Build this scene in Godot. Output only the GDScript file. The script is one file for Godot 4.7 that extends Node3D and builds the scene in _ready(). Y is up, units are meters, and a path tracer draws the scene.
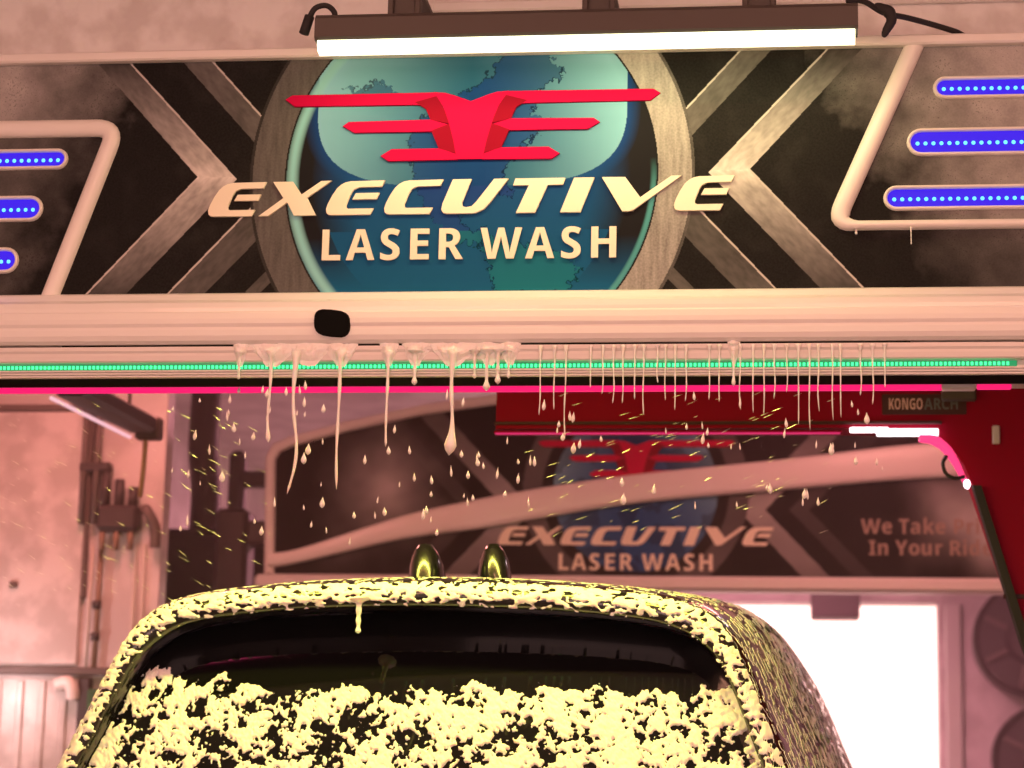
extends Node3D

# World: x right, y up, bay axis along -z. Sign face of the foam gantry is the plane z = 0.
const UX := 0.00212      # metres per horizontal layout unit of the gantry sign
const UY := 0.00220      # metres per vertical layout unit
const SIGN_X := -0.0105   # centre line of the sign
const SIGN_Y := 2.314    # height of the lower edge of the printed sign

var rng := RandomNumberGenerator.new()
var taken := {}
var M := {}

func _ready() -> void:
	rng.seed = 7
	_camera_and_light()
	_materials()
	_room()
	_gantry()
	_lamp_bar()
	_car()
	_foam_on_car()
	_red_arch()
	_far_gantry()
	_partition_gear()
	_exit_gear()
	_drips()

# ------------------------------------------------------------------ camera, sky, lights
func _camera_and_light() -> void:
	var cam := Camera3D.new()
	cam.name = "camera"
	cam.keep_aspect = Camera3D.KEEP_HEIGHT
	var at := CameraAttributesPhysical.new()
	at.frustum_focal_length = 75.0
	at.frustum_focus_distance = 4.95
	at.exposure_aperture = 4.0
	cam.attributes = at
	add_child(cam)
	cam.fov = 18.1806
	cam.near = 0.05
	cam.far = 200.0
	cam.transform = Transform3D(Basis(Vector3(0.9925202, 0.02095046, -0.12026944), Vector3(0.00386395, 0.97928006, 0.20247381), Vector3(0.12201939, -0.20142406, 0.97187428)).orthonormalized(), Vector3(0.6931, 1.12, 4.8102))
	cam.current = true

	var env := Environment.new()
	env.background_mode = Environment.BG_COLOR
	env.background_color = Color(1.0, 0.58, 0.52).linear_to_srgb()
	env.background_energy_multiplier = 3.8
	env.tonemap_mode = Environment.TONE_MAPPER_LINEAR
	env.tonemap_exposure = 1.0
	env.sdfgi_enabled = true
	env.ssao_enabled = true
	env.ssil_enabled = true
	env.volumetric_fog_enabled = true
	env.volumetric_fog_density = 0.0
	var we := WorldEnvironment.new()
	we.name = "environment"
	we.environment = env
	add_child(we)

	# unseen ceiling panel lamps added to brighten the bay: two before the gantry, three in the pink foam zone behind it
	added_ceiling_lamp(Vector3(-0.7, 3.36, 2.3), Vector2(1.2, 0.5), Color(1.0, 0.43, 0.27), 4.6, "added warm pink ceiling panel lamp over the entrance lane, left of the lane")
	added_ceiling_lamp(Vector3(1.2, 3.36, 2.3), Vector2(1.2, 0.5), Color(1.0, 0.43, 0.27), 4.6, "added warm pink ceiling panel lamp over the entrance lane, right of the lane")
	added_ceiling_lamp(Vector3(-1.75, 3.36, -2.6), Vector2(0.5, 1.4), Color(1.0, 0.30, 0.25), 4.4, "added rose ceiling panel lamp above the hung tube light")
	added_ceiling_lamp(Vector3(1.0, 3.36, -3.4), Vector2(0.5, 1.4), Color(1.0, 0.31, 0.28), 2.4, "added rose ceiling panel lamp beside the red arch")
	added_ceiling_lamp(Vector3(0.0, 3.36, -7.4), Vector2(1.4, 0.5), Color(1.0, 0.34, 0.43), 17.0, "added rose ceiling panel lamp between far sign and exit")

func area(called: String, pos: Vector3, dir: Vector3, size: Vector2, col: Color, energy: float, parent: Node = self) -> void:
	var l := AreaLight3D.new()
	l.name = called
	l.area_size = size
	l.light_color = col.linear_to_srgb()
	l.light_energy = energy
	l.area_range = 25.0
	l.area_attenuation = 2.0
	l.shadow_enabled = true
	parent.add_child(l, true)
	var up := Vector3.UP if absf(dir.normalized().y) < 0.9 else Vector3.FORWARD
	l.transform = Transform3D(Basis.looking_at(dir, up), pos)

func added_ceiling_lamp(pos: Vector3, size: Vector2, col: Color, energy: float, label: String) -> void:  # overhead fixture out of view, added for its light
	var o := thing("added_ceiling_lamp", label, "lamp", pos, "added ceiling panel lamps")
	var st := stool()
	box(st, Vector3(0, 0.03, 0), Vector3(size.x + 0.08, 0.06, size.y + 0.08), 0.01)
	obj("housing", st, pm("lamp_shell", Color(0.5, 0.5, 0.5), 0.5), o)
	st = stool()
	box(st, Vector3(0, -0.004, 0), Vector3(size.x, 0.01, size.y), 0.002)
	obj("light_diffuser", st, glow("glow_" + label, col, 2.0), o)
	area("added_lamp_light", Vector3(0, -0.02, 0), Vector3.DOWN, size, col, energy, o)

# ------------------------------------------------------------------ object helpers
func numbered(n: String) -> String:
	if not taken.has(n):
		taken[n] = 0
		return n
	taken[n] += 1
	return "%s_%03d" % [n, taken[n]]

func tag(o: Node, label: String, category: String, group := "", kind := "") -> void:
	if label: o.set_meta("label", label)
	if category: o.set_meta("category", category)
	if group: o.set_meta("group", group)
	if kind: o.set_meta("kind", kind)

func thing(called: String, label: String, category: String, at := Vector3.ZERO, group := "") -> Node3D:
	var o := Node3D.new()
	o.name = numbered(called)
	add_child(o)
	o.position = at
	tag(o, label, category, group)
	return o

func meshobj(called: String, mesh: Mesh, m: Material, parent: Node = self) -> MeshInstance3D:
	var o := MeshInstance3D.new()
	o.name = numbered(called) if parent == self else called
	o.mesh = mesh
	o.material_override = m
	parent.add_child(o, true)
	return o

func obj(called: String, st: SurfaceTool, m: Material, parent: Node = self, smooth := true) -> MeshInstance3D:
	if smooth: st.generate_normals()
	return meshobj(called, st.commit(), m, parent)

func struct(called: String, st: SurfaceTool, m: Material) -> MeshInstance3D:
	var o := obj(called, st, m)
	o.set_meta("kind", "structure")
	return o

func pm(key: String, c: Color, rough := 0.6, metal := 0.0, coat := 0.0) -> StandardMaterial3D:
	if M.has(key): return M[key]
	var m := StandardMaterial3D.new()
	m.resource_name = key
	m.albedo_color = c.linear_to_srgb()
	m.roughness = rough
	m.metallic = metal
	if coat > 0.0:
		m.clearcoat_enabled = true
		m.clearcoat = coat
		m.clearcoat_roughness = 0.05
	M[key] = m
	return m

func glow(key: String, c: Color, e: float) -> StandardMaterial3D:
	if M.has(key): return M[key]
	var m := pm(key, Color(0.02, 0.02, 0.02), 0.5)
	m.metallic_specular = 0.2
	m.emission_enabled = true
	m.emission = c.linear_to_srgb()
	m.emission_energy_multiplier = e
	return m

func noise(freq: float, sd := 1, oct := 4) -> FastNoiseLite:
	var n := FastNoiseLite.new()
	n.seed = sd
	n.noise_type = FastNoiseLite.TYPE_SIMPLEX_SMOOTH
	n.frequency = freq
	n.fractal_octaves = oct
	return n

func mottled(key: String, a: Color, b: Color, rough: float, scale: float, sd: int, lo := 0.3, hi := 0.7, bump := 0.0) -> StandardMaterial3D:
	var m := pm(key, Color.WHITE, rough)
	var t := NoiseTexture2D.new()
	t.width = 512
	t.height = 512
	t.seamless = true
	t.noise = noise(0.012, sd, 6)
	var g := Gradient.new()
	g.set_color(0, a.linear_to_srgb())
	g.set_color(1, b.linear_to_srgb())
	g.set_offset(0, lo)
	g.set_offset(1, hi)
	t.color_ramp = g
	m.albedo_texture = t
	m.uv1_triplanar = true
	m.uv1_world_triplanar = true
	m.uv1_scale = Vector3.ONE * scale
	if bump > 0.0:
		var h := NoiseTexture2D.new()
		h.width = 256
		h.height = 256
		h.seamless = true
		h.as_normal_map = true
		h.bump_strength = bump
		h.noise = noise(0.05, sd + 5, 3)
		m.normal_enabled = true
		m.normal_texture = h
	return m

func _materials() -> void:
	mottled("plaster", Color(0.74, 0.70, 0.66), Color(0.90, 0.88, 0.85), 0.8, 0.9, 3, 0.3, 0.6, 2.0)
	mottled("tunnel_wall", Color(0.52, 0.49, 0.48), Color(0.66, 0.63, 0.62), 0.45, 0.5, 4)
	mottled("concrete", Color(0.16, 0.155, 0.15), Color(0.27, 0.26, 0.25), 0.5, 0.4, 5, 0.3, 0.7, 2.0)
	mottled("apron", Color(0.42, 0.41, 0.40), Color(0.52, 0.51, 0.5), 0.9, 0.4, 6)
	mottled("steel_board", Color(0.5, 0.48, 0.46), Color(0.66, 0.64, 0.62), 0.35, 0.9, 8)
	pm("fascia", Color(0.80, 0.79, 0.77), 0.38, 0.0, 0.15)
	pm("trim_white", Color(0.84, 0.82, 0.78), 0.4, 0.0, 0.15)
	pm("alu", Color(0.62, 0.61, 0.60), 0.35, 0.5)
	pm("rubber", Color(0.018, 0.016, 0.016), 0.7)
	pm("black_gap", Color(0.006, 0.006, 0.006), 0.8).metallic_specular = 0.15
	pm("letter", Color(0.88, 0.84, 0.68), 0.55)
	pm("emblem_red", Color(0.56, 0.006, 0.065), 0.7)
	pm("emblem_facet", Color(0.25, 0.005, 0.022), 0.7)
	for k in ["emblem_red", "emblem_facet", "letter"]: M[k].metallic_specular = 0.12
	pm("brown_metal", Color(0.075, 0.06, 0.052), 0.55, 0.1)
	pm("car_paint", Color(0.008, 0.008, 0.009), 0.18, 0.0, 0.6)
	pm("car_glass", Color(0.005, 0.005, 0.006), 0.04)
	pm("red_paint", Color(0.26, 0.003, 0.022), 0.6).metallic_specular = 0.2
	pm("dark_red", Color(0.05, 0.005, 0.008), 0.6)
	pm("dark_gear", Color(0.05, 0.042, 0.042), 0.55)
	pm("pipe_grey", Color(0.12, 0.10, 0.09), 0.5)
	pm("pvc", Color(0.6, 0.56, 0.5), 0.45)
	pm("brass", Color(0.24, 0.17, 0.12), 0.5)
	pm("green_box", Color(0.03, 0.10, 0.04), 0.5)
	var f := pm("foam", Color(0.92, 0.92, 0.90), 0.55)
	f.subsurf_scatter_enabled = true
	f.subsurf_scatter_strength = 0.15
	var fd := pm("foam_drip", Color(0.90, 0.89, 0.86), 0.35)
	fd.subsurf_scatter_enabled = true
	fd.subsurf_scatter_strength = 0.2
	var w := pm("water", Color(0.93, 0.92, 0.90), 0.2)
	w.clearcoat_enabled = true

# ------------------------------------------------------------------ mesh helpers
func stool() -> SurfaceTool:
	var st := SurfaceTool.new()
	st.begin(Mesh.PRIMITIVE_TRIANGLES)
	st.set_smooth_group(-1)
	return st

func tri(st: SurfaceTool, a: Vector3, b: Vector3, c: Vector3) -> void:
	st.add_vertex(a); st.add_vertex(b); st.add_vertex(c)

func quad(st: SurfaceTool, a: Vector3, b: Vector3, c: Vector3, d: Vector3) -> void:
	tri(st, a, b, c); tri(st, a, c, d)

# box with chamfered edges
func box(st: SurfaceTool, c: Vector3, s: Vector3, ch := 0.004, basis := Basis()) -> void:
	st.set_smooth_group(-1)
	var h := s * 0.5
	ch = minf(ch, minf(h.x, minf(h.y, h.z)) * 0.9)
	var p := func(ax: int, sgn: float, u: float, v: float) -> Vector3:
		var r := Vector3()
		r[ax] = sgn * h[ax]
		r[(ax + 1) % 3] = u * (h[(ax + 1) % 3] - ch)
		r[(ax + 2) % 3] = v * (h[(ax + 2) % 3] - ch)
		return c + basis * r
	for ax in 3:
		for sg in [-1.0, 1.0]:
			var q := [p.call(ax, sg, -1, -1), p.call(ax, sg, 1, -1), p.call(ax, sg, 1, 1), p.call(ax, sg, -1, 1)]
			if sg > 0: quad(st, q[0], q[3], q[2], q[1])
			else: quad(st, q[0], q[1], q[2], q[3])
	for ax in 3:
		var b: int = (ax + 1) % 3
		for s1 in [-1.0, 1.0]:
			for s2 in [-1.0, 1.0]:
				# edge between face ax(s1) and face b(s2), running along the third axis
				var a0: Vector3 = p.call(ax, s1, s2, -1.0)
				var a1: Vector3 = p.call(ax, s1, s2, 1.0)
				var b0: Vector3 = p.call(b, s2, -1.0, s1)
				var b1: Vector3 = p.call(b, s2, 1.0, s1)
				if s1 * s2 > 0: quad(st, a0, a1, b1, b0)
				else: quad(st, a0, b0, b1, a1)
	for sx in [-1.0, 1.0]:
		for sy in [-1.0, 1.0]:
			for sz in [-1.0, 1.0]:
				var a: Vector3 = p.call(0, sx, sy, sz)
				var b: Vector3 = p.call(1, sy, sz, sx)
				var d: Vector3 = p.call(2, sz, sx, sy)
				if sx * sy * sz > 0: tri(st, a, d, b)
				else: tri(st, a, b, d)

# round tube through points, radius per point or one radius
func tube(st: SurfaceTool, pts: Array, rad, seg := 10, caps := true) -> void:
	st.set_smooth_group(0)
	var rings := []
	var prev := Vector3.ZERO
	for i in pts.size():
		var a: Vector3 = pts[maxi(i - 1, 0)]
		var b: Vector3 = pts[mini(i + 1, pts.size() - 1)]
		var t := (b - a).normalized()
		var n := prev
		if i == 0:
			n = t.cross(Vector3(0.3, 0.2, 0.93)).normalized()
			if n.length() < 0.1: n = t.cross(Vector3.RIGHT).normalized()
		else:
			n = (prev - t * prev.dot(t)).normalized()
		prev = n
		var bi := t.cross(n)
		var r: float = rad[i] if rad is Array else rad
		var ring := []
		for k in seg:
			var w := TAU * k / seg
			ring.append(pts[i] + (n * cos(w) + bi * sin(w)) * r)
		rings.append(ring)
	for i in rings.size() - 1:
		for k in seg:
			var k2 := (k + 1) % seg
			quad(st, rings[i][k], rings[i + 1][k], rings[i + 1][k2], rings[i][k2])
	if caps:
		for k in seg:
			var k2 := (k + 1) % seg
			tri(st, pts[0], rings[0][k], rings[0][k2])
			tri(st, pts[-1], rings[-1][k2], rings[-1][k])

func catmull(pts: Array, n := 6) -> Array:
	var out := []
	for i in pts.size() - 1:
		var p0: Vector3 = pts[maxi(i - 1, 0)]
		var p1: Vector3 = pts[i]
		var p2: Vector3 = pts[i + 1]
		var p3: Vector3 = pts[mini(i + 2, pts.size() - 1)]
		for k in n:
			out.append(p1.cubic_interpolate(p2, p0, p3, float(k) / n))
	out.append(pts[-1])
	return out

# flat polygon (counter-clockwise seen from +z) raised by depth with a small chamfer
func plate(st: SurfaceTool, poly: PackedVector2Array, z0: float, z1: float, bev := 0.0) -> void:
	if Geometry2D.is_polygon_clockwise(poly):
		poly.reverse()
	var top := poly
	if bev > 0.0:
		top = PackedVector2Array()
		var n := poly.size()
		for i in n:
			var d0 := (poly[i] - poly[(i + n - 1) % n]).normalized()
			var d1 := (poly[(i + 1) % n] - poly[i]).normalized()
			var nn := (Vector2(-d0.y, d0.x) + Vector2(-d1.y, d1.x)).normalized()
			top.append(poly[i] + nn * bev)
	var idx := Geometry2D.triangulate_polygon(top)
	st.set_smooth_group(-1)
	for i in range(0, idx.size(), 3):
		var a := top[idx[i]]
		var b := top[idx[i + 1]]
		var c := top[idx[i + 2]]
		if (b - a).cross(c - a) > 0.0:
			var t := b
			b = c
			c = t
		tri(st, Vector3(a.x, a.y, z1), Vector3(b.x, b.y, z1), Vector3(c.x, c.y, z1))
	for i in poly.size():
		var j := (i + 1) % poly.size()
		quad(st, Vector3(poly[i].x, poly[i].y, z0), Vector3(top[i].x, top[i].y, z1 - bev * 0.0), Vector3(top[j].x, top[j].y, z1), Vector3(poly[j].x, poly[j].y, z0))

# profile of (z, y) points swept along x from x0 to x1
func extrude_x(st: SurfaceTool, prof: Array, x0: float, x1: float, closed := false) -> void:
	var n := prof.size()
	for i in (n if closed else n - 1):
		var a: Vector2 = prof[i]
		var b: Vector2 = prof[(i + 1) % n]
		quad(st, Vector3(x0, a.y, a.x), Vector3(x1, a.y, a.x), Vector3(x1, b.y, b.x), Vector3(x0, b.y, b.x))
	if closed:
		var pv := PackedVector2Array()
		for p in prof: pv.append(p)
		var idx := Geometry2D.triangulate_polygon(pv)
		for i in range(0, idx.size(), 3):
			var q := [pv[idx[i]], pv[idx[i + 1]], pv[idx[i + 2]]]
			for s in [0, 1]:
				var x: float = [x0, x1][s]
				tri(st, Vector3(x, q[0].y, q[0].x), Vector3(x, q[1 + s].y, q[1 + s].x), Vector3(x, q[2 - s].y, q[2 - s].x))

# rounded bead lying in the plane z = z0 along a 2D path, half widths per point
func bead(st: SurfaceTool, path: Array, hw, z0: float, hz: float, closed := false, seg := 8) -> void:
	st.set_smooth_group(0)
	var n := path.size()
	var rings := []
	for i in n:
		var a: Vector2 = path[(i + n - 1) % n] if closed else path[maxi(i - 1, 0)]
		var b: Vector2 = path[(i + 1) % n] if closed else path[mini(i + 1, n - 1)]
		var d0: Vector2 = (path[i] - a).normalized() if path[i] != a else (b - path[i]).normalized()
		var d1: Vector2 = (b - path[i]).normalized() if path[i] != b else d0
		var t := (d0 + d1).normalized()
		var nn := Vector2(-t.y, t.x)
		var k := 1.0 / maxf(0.5, nn.dot(Vector2(-d0.y, d0.x)))
		var w: float = hw[i] if hw is Array else hw
		var ring := []
		for j in seg + 1:
			var an := PI * j / seg
			var off: Vector2 = path[i] + nn * (cos(an) * w * k)
			ring.append(Vector3(off.x, off.y, z0 + sin(an) * hz))
		rings.append(ring)
	for i in (n if closed else n - 1):
		var r0: Array = rings[i]
		var r1: Array = rings[(i + 1) % n]
		for j in seg:
			quad(st, r0[j], r0[j + 1], r1[j + 1], r1[j])

func round_path(pts: Array, r: float, n := 8) -> Array:
	var out := [pts[0]]
	for i in range(1, pts.size() - 1):
		var p: Vector2 = pts[i]
		var a: Vector2 = p + (pts[i - 1] - p).normalized() * r
		var b: Vector2 = p + (pts[i + 1] - p).normalized() * r
		for k in n + 1:
			var t := float(k) / n
			out.append(a.lerp(p, t).lerp(p.lerp(b, t), t))
	out.append(pts[-1])
	return out

func stadium(x0: float, x1: float, y: float, h: float, n := 10) -> Array:
	var out := []
	var r := h * 0.5
	for k in n + 1:
		var a := -PI / 2 + PI * k / n
		out.append(Vector2(x1 - r + cos(a) * r, y + sin(a) * r))
	for k in n + 1:
		var a := PI / 2 + PI * k / n
		out.append(Vector2(x0 + r + cos(a) * r, y + sin(a) * r))
	return out

func ball(st: SurfaceTool, c: Vector3, r: Vector3, nu := 12, nv := 8) -> void:
	st.set_smooth_group(0)
	for j in nv:
		for i in nu:
			var q := []
			for d in [[0, 0], [1, 0], [1, 1], [0, 1]]:
				var th: float = TAU * (i + d[0]) / nu
				var ph: float = PI * (j + d[1]) / nv
				q.append(c + Vector3(sin(ph) * cos(th) * r.x, cos(ph) * r.y, sin(ph) * sin(th) * r.z))
			if j == 0: tri(st, q[0], q[2], q[3])
			elif j == nv - 1: tri(st, q[0], q[1], q[3])
			else: quad(st, q[0], q[1], q[2], q[3])

func disc_z(st: SurfaceTool, c: Vector3, rad: Array, zs: Array, seg := 24) -> void:
	# lathe about the z axis through c: radii and z offsets
	for i in rad.size() - 1:
		for k in seg:
			var a := TAU * k / seg
			var b := TAU * (k + 1) / seg
			var d0 := Vector3(cos(a), sin(a), 0)
			var d1 := Vector3(cos(b), sin(b), 0)
			quad(st, c + d0 * rad[i] + Vector3(0, 0, zs[i]), c + d1 * rad[i] + Vector3(0, 0, zs[i]), c + d1 * rad[i + 1] + Vector3(0, 0, zs[i + 1]), c + d0 * rad[i + 1] + Vector3(0, 0, zs[i + 1]))

# ------------------------------------------------------------------ room
func _room() -> void:
	var st := stool()
	box(st, Vector3(0, -0.15, -1.25), Vector3(5.4, 0.3, 17.7), 0.0)
	struct("floor", st, M.concrete)
	st = stool()
	box(st, Vector3(0, 3.52, -1.25), Vector3(5.4, 0.2, 17.7), 0.0)
	struct("ceiling", st, M.tunnel_wall)
	st = stool()
	box(st, Vector3(-2.6, 1.71, -1.25), Vector3(0.2, 3.42, 17.7), 0.0)
	struct("wall_left", st, M.tunnel_wall)
	st = stool()
	box(st, Vector3(2.6, 1.71, -1.25), Vector3(0.2, 3.42, 17.7), 0.0)
	struct("wall_right", st, M.tunnel_wall)
	# exit end: piers and lintel round the opening
	st = stool()
	box(st, Vector3(1.985, 1.71, -10.0), Vector3(1.03, 3.42, 0.2), 0.01)
	box(st, Vector3(-1.985, 1.71, -10.0), Vector3(1.03, 3.42, 0.2), 0.01)
	box(st, Vector3(0, 3.11, -10.0), Vector3(2.94, 0.62, 0.2), 0.01)
	struct("wall_exit", st, M.tunnel_wall)
	# entrance end behind the camera
	st = stool()
	box(st, Vector3(2.2, 1.71, 7.5), Vector3(0.6, 3.42, 0.2), 0.0)
	box(st, Vector3(-2.2, 1.71, 7.5), Vector3(0.6, 3.42, 0.2), 0.0)
	box(st, Vector3(0, 3.2, 7.5), Vector3(3.8, 0.44, 0.2), 0.0)
	struct("wall_entrance", st, M.plaster)
	# plastered header across the bay above the gantry
	st = stool()
	box(st, Vector3(0, 3.16, -0.28), Vector3(5.0, 0.52, 0.2), 0.004)
	struct("wall_header", st, M.plaster)
	st = stool()
	box(st, Vector3(0.9, 3.003, -0.17), Vector3(2.06, 0.028, 0.02), 0.006)
	struct("trim_1", st, M.trim_white)
	# apron outside the exit and before the entrance
	st = stool()
	box(st, Vector3(0, -0.15, -18.1), Vector3(14, 0.3, 16), 0.0)
	struct("floor_apron", st, M.apron)
	# pink mist that fills the foam zone behind the gantry
	var fog := FogVolume.new()
	fog.name = "foam_mist"
	fog.size = Vector3(4.9, 3.3, 8.4)
	fog.position = Vector3(0, 1.72, -5.6)
	var fm := FogMaterial.new()
	fm.density = 0.022
	fm.albedo = Color(0.95, 0.9, 0.9)
	fog.material = fm
	tag(fog, "pale mist of spray drifting in the bay behind the sign gantry", "mist", "", "stuff")
	add_child(fog)

# ------------------------------------------------------------------ printed sign art
func inside(poly: Array, p: Vector2) -> bool:
	return Geometry2D.is_point_in_polygon(p, PackedVector2Array(poly))

func seg_dist(p: Vector2, a: Vector2, b: Vector2) -> float:
	return p.distance_to(Geometry2D.get_closest_point_to_segment(p, a, b))

# chevrons of the print (right-pointing on the left half; the right half is their mirror image)
const BIG := [Vector2(-357, 240), Vector2(-392, 240), Vector2(-277, 117), Vector2(-391, -4), Vector2(-349, -4), Vector2(-236, 114)]
const BAR_A := [Vector2(-303, 240), Vector2(-271, 240), Vector2(-150, 110), Vector2(-150, 76)]
const BAR_B := [Vector2(-307, -4), Vector2(-268, -4), Vector2(-150, 118), Vector2(-150, 160)]
const BAR_C := [Vector2(-228, -4), Vector2(-212, -4), Vector2(-150, 58), Vector2(-150, 76)]
# land outlines on the globe, x right, y up from the sign's lower edge
const LAND := [
	[Vector2(-62, 150), Vector2(-54, 168), Vector2(-20, 190), Vector2(10, 205), Vector2(34, 236), Vector2(70, 240), Vector2(95, 216), Vector2(72, 200), Vector2(60, 176), Vector2(80, 168), Vector2(62, 150), Vector2(40, 128), Vector2(34, 112), Vector2(44, 92), Vector2(30, 98), Vector2(16, 90), Vector2(-8, 80), Vector2(-6, 62), Vector2(20, 58), Vector2(12, 46), Vector2(-16, 48), Vector2(-38, 76), Vector2(-56, 112)],
	[Vector2(14, 52), Vector2(46, 46), Vector2(92, 38), Vector2(112, 20), Vector2(96, -4), Vector2(30, -4), Vector2(22, 26)],
	[Vector2(-134, 206), Vector2(-112, 200), Vector2(-96, 212), Vector2(-84, 206), Vector2(-70, 190), Vector2(-92, 190), Vector2(-118, 194)],
]

func print_texture() -> ImageTexture:
	var k := 1.4
	var w := int(1400 * k)
	var h := int(244 * k)
	var data := PackedByteArray()
	data.resize(w * h * 3)
	var grain := noise(0.02, 21, 4)
	var fine := noise(0.35, 22, 2)
	var brush := noise(0.05, 23, 3)
	var coast := noise(0.09, 24, 4)
	var lands := []
	for l in LAND: lands.append(PackedVector2Array(l))
	var bars := [PackedVector2Array(BIG), PackedVector2Array(BAR_A), PackedVector2Array(BAR_B), PackedVector2Array(BAR_C)]
	var lut := PackedByteArray()
	lut.resize(1025)
	for i in 1025: lut[i] = int(clampf(pow(i / 1024.0, 1.0 / 2.2) * 255.0, 0, 255))
	for j in h:
		var y := 242.0 - (j + 0.5) / k
		for i in w:
			var x := (i + 0.5) / k - 700.0
			var r2 := x * x + (y - 115.0) * (y - 115.0)
			var r := 0.0
			var g := 0.0
			var b := 0.0
			if r2 < 187.0 * 187.0:
				# printed globe
				var rr := sqrt(r2)
				var wx := x + coast.get_noise_2d(x, y) * 9.0
				var wy := y + coast.get_noise_2d(x + 300.0, y) * 9.0
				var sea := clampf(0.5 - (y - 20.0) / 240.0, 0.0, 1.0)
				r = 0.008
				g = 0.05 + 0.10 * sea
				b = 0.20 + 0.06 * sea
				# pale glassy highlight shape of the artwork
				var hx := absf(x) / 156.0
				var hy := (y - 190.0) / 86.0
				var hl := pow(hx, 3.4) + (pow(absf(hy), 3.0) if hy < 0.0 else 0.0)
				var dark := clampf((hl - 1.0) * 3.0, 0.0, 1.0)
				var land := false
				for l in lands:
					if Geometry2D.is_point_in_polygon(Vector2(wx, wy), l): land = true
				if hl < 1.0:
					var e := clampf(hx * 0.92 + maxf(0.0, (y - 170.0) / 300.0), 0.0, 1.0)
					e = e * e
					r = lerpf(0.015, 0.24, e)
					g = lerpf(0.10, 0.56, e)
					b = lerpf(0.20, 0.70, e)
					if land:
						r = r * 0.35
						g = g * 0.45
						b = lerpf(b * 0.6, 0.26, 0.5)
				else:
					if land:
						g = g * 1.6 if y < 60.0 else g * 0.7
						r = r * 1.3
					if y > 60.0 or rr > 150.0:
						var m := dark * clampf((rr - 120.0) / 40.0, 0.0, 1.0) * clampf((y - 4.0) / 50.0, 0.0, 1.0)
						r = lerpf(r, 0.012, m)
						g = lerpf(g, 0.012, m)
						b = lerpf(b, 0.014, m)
				# thin dark coast line
				var shore := false
				for l in lands:
					if Geometry2D.is_point_in_polygon(Vector2(wx + 1.6, wy - 1.2), l): shore = true
				if land != shore:
					r *= 0.25; g *= 0.25; b *= 0.3
				# rim of the globe
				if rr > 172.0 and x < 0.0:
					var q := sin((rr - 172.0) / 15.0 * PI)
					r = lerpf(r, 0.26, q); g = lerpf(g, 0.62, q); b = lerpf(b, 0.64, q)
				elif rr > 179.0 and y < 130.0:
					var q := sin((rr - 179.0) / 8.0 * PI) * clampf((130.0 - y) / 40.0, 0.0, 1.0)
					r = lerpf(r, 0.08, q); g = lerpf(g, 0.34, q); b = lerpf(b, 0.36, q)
				if rr > 185.5:
					r = 0.01; g = 0.01; b = 0.01
			else:
				var s := 0.0
				var ax := -absf(x)
				var gr := grain.get_noise_2d(x, y)
				var fn := fine.get_noise_2d(x, y)
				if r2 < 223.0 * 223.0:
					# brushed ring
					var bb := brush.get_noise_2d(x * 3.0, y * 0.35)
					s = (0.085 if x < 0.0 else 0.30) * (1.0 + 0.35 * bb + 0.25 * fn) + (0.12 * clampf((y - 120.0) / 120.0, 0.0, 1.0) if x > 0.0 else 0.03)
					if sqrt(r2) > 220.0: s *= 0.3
				else:
					var p := Vector2(ax, y)
					s = 0.013 + 0.012 * maxf(0.0, gr) + 0.006 * fn
					var on := -1
					for q in 4:
						if Geometry2D.is_point_in_polygon(p, bars[q]):
							on = q
							break
					if on >= 0:
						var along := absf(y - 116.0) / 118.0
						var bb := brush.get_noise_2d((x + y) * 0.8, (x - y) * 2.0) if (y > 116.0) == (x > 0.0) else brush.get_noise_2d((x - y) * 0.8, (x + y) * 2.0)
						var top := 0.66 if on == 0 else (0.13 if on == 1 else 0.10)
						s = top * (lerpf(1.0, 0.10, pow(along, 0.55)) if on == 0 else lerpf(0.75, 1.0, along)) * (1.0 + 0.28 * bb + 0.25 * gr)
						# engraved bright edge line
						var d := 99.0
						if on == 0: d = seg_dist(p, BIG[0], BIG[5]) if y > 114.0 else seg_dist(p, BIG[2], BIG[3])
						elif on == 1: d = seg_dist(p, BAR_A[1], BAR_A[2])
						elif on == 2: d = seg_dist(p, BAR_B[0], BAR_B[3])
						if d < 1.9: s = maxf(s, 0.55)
					elif ax < -330.0:
						# paler mottled grey towards the ends of the banner
						var e := clampf((-ax - 385.0 + (y - 120.0) * 0.5 + gr * 34.0) / 190.0, 0.0, 1.0)
						if x < 0.0 and y < 166.0: e *= 0.45
						if x > 0.0 and y < 60.0: e *= 0.3
						s += e * (0.46 + 0.10 * gr + 0.05 * fn)
						if fn + gr * 0.5 > 0.62: s *= 0.55
				r = s; g = s * 0.97; b = s * 0.93
			var o := (j * w + i) * 3
			data[o] = lut[clampi(int(r * 1024.0), 0, 1024)]
			data[o + 1] = lut[clampi(int(g * 1024.0), 0, 1024)]
			data[o + 2] = lut[clampi(int(b * 1024.0), 0, 1024)]
	return ImageTexture.create_from_image(Image.create_from_data(w, h, false, Image.FORMAT_RGB8, data))

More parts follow.
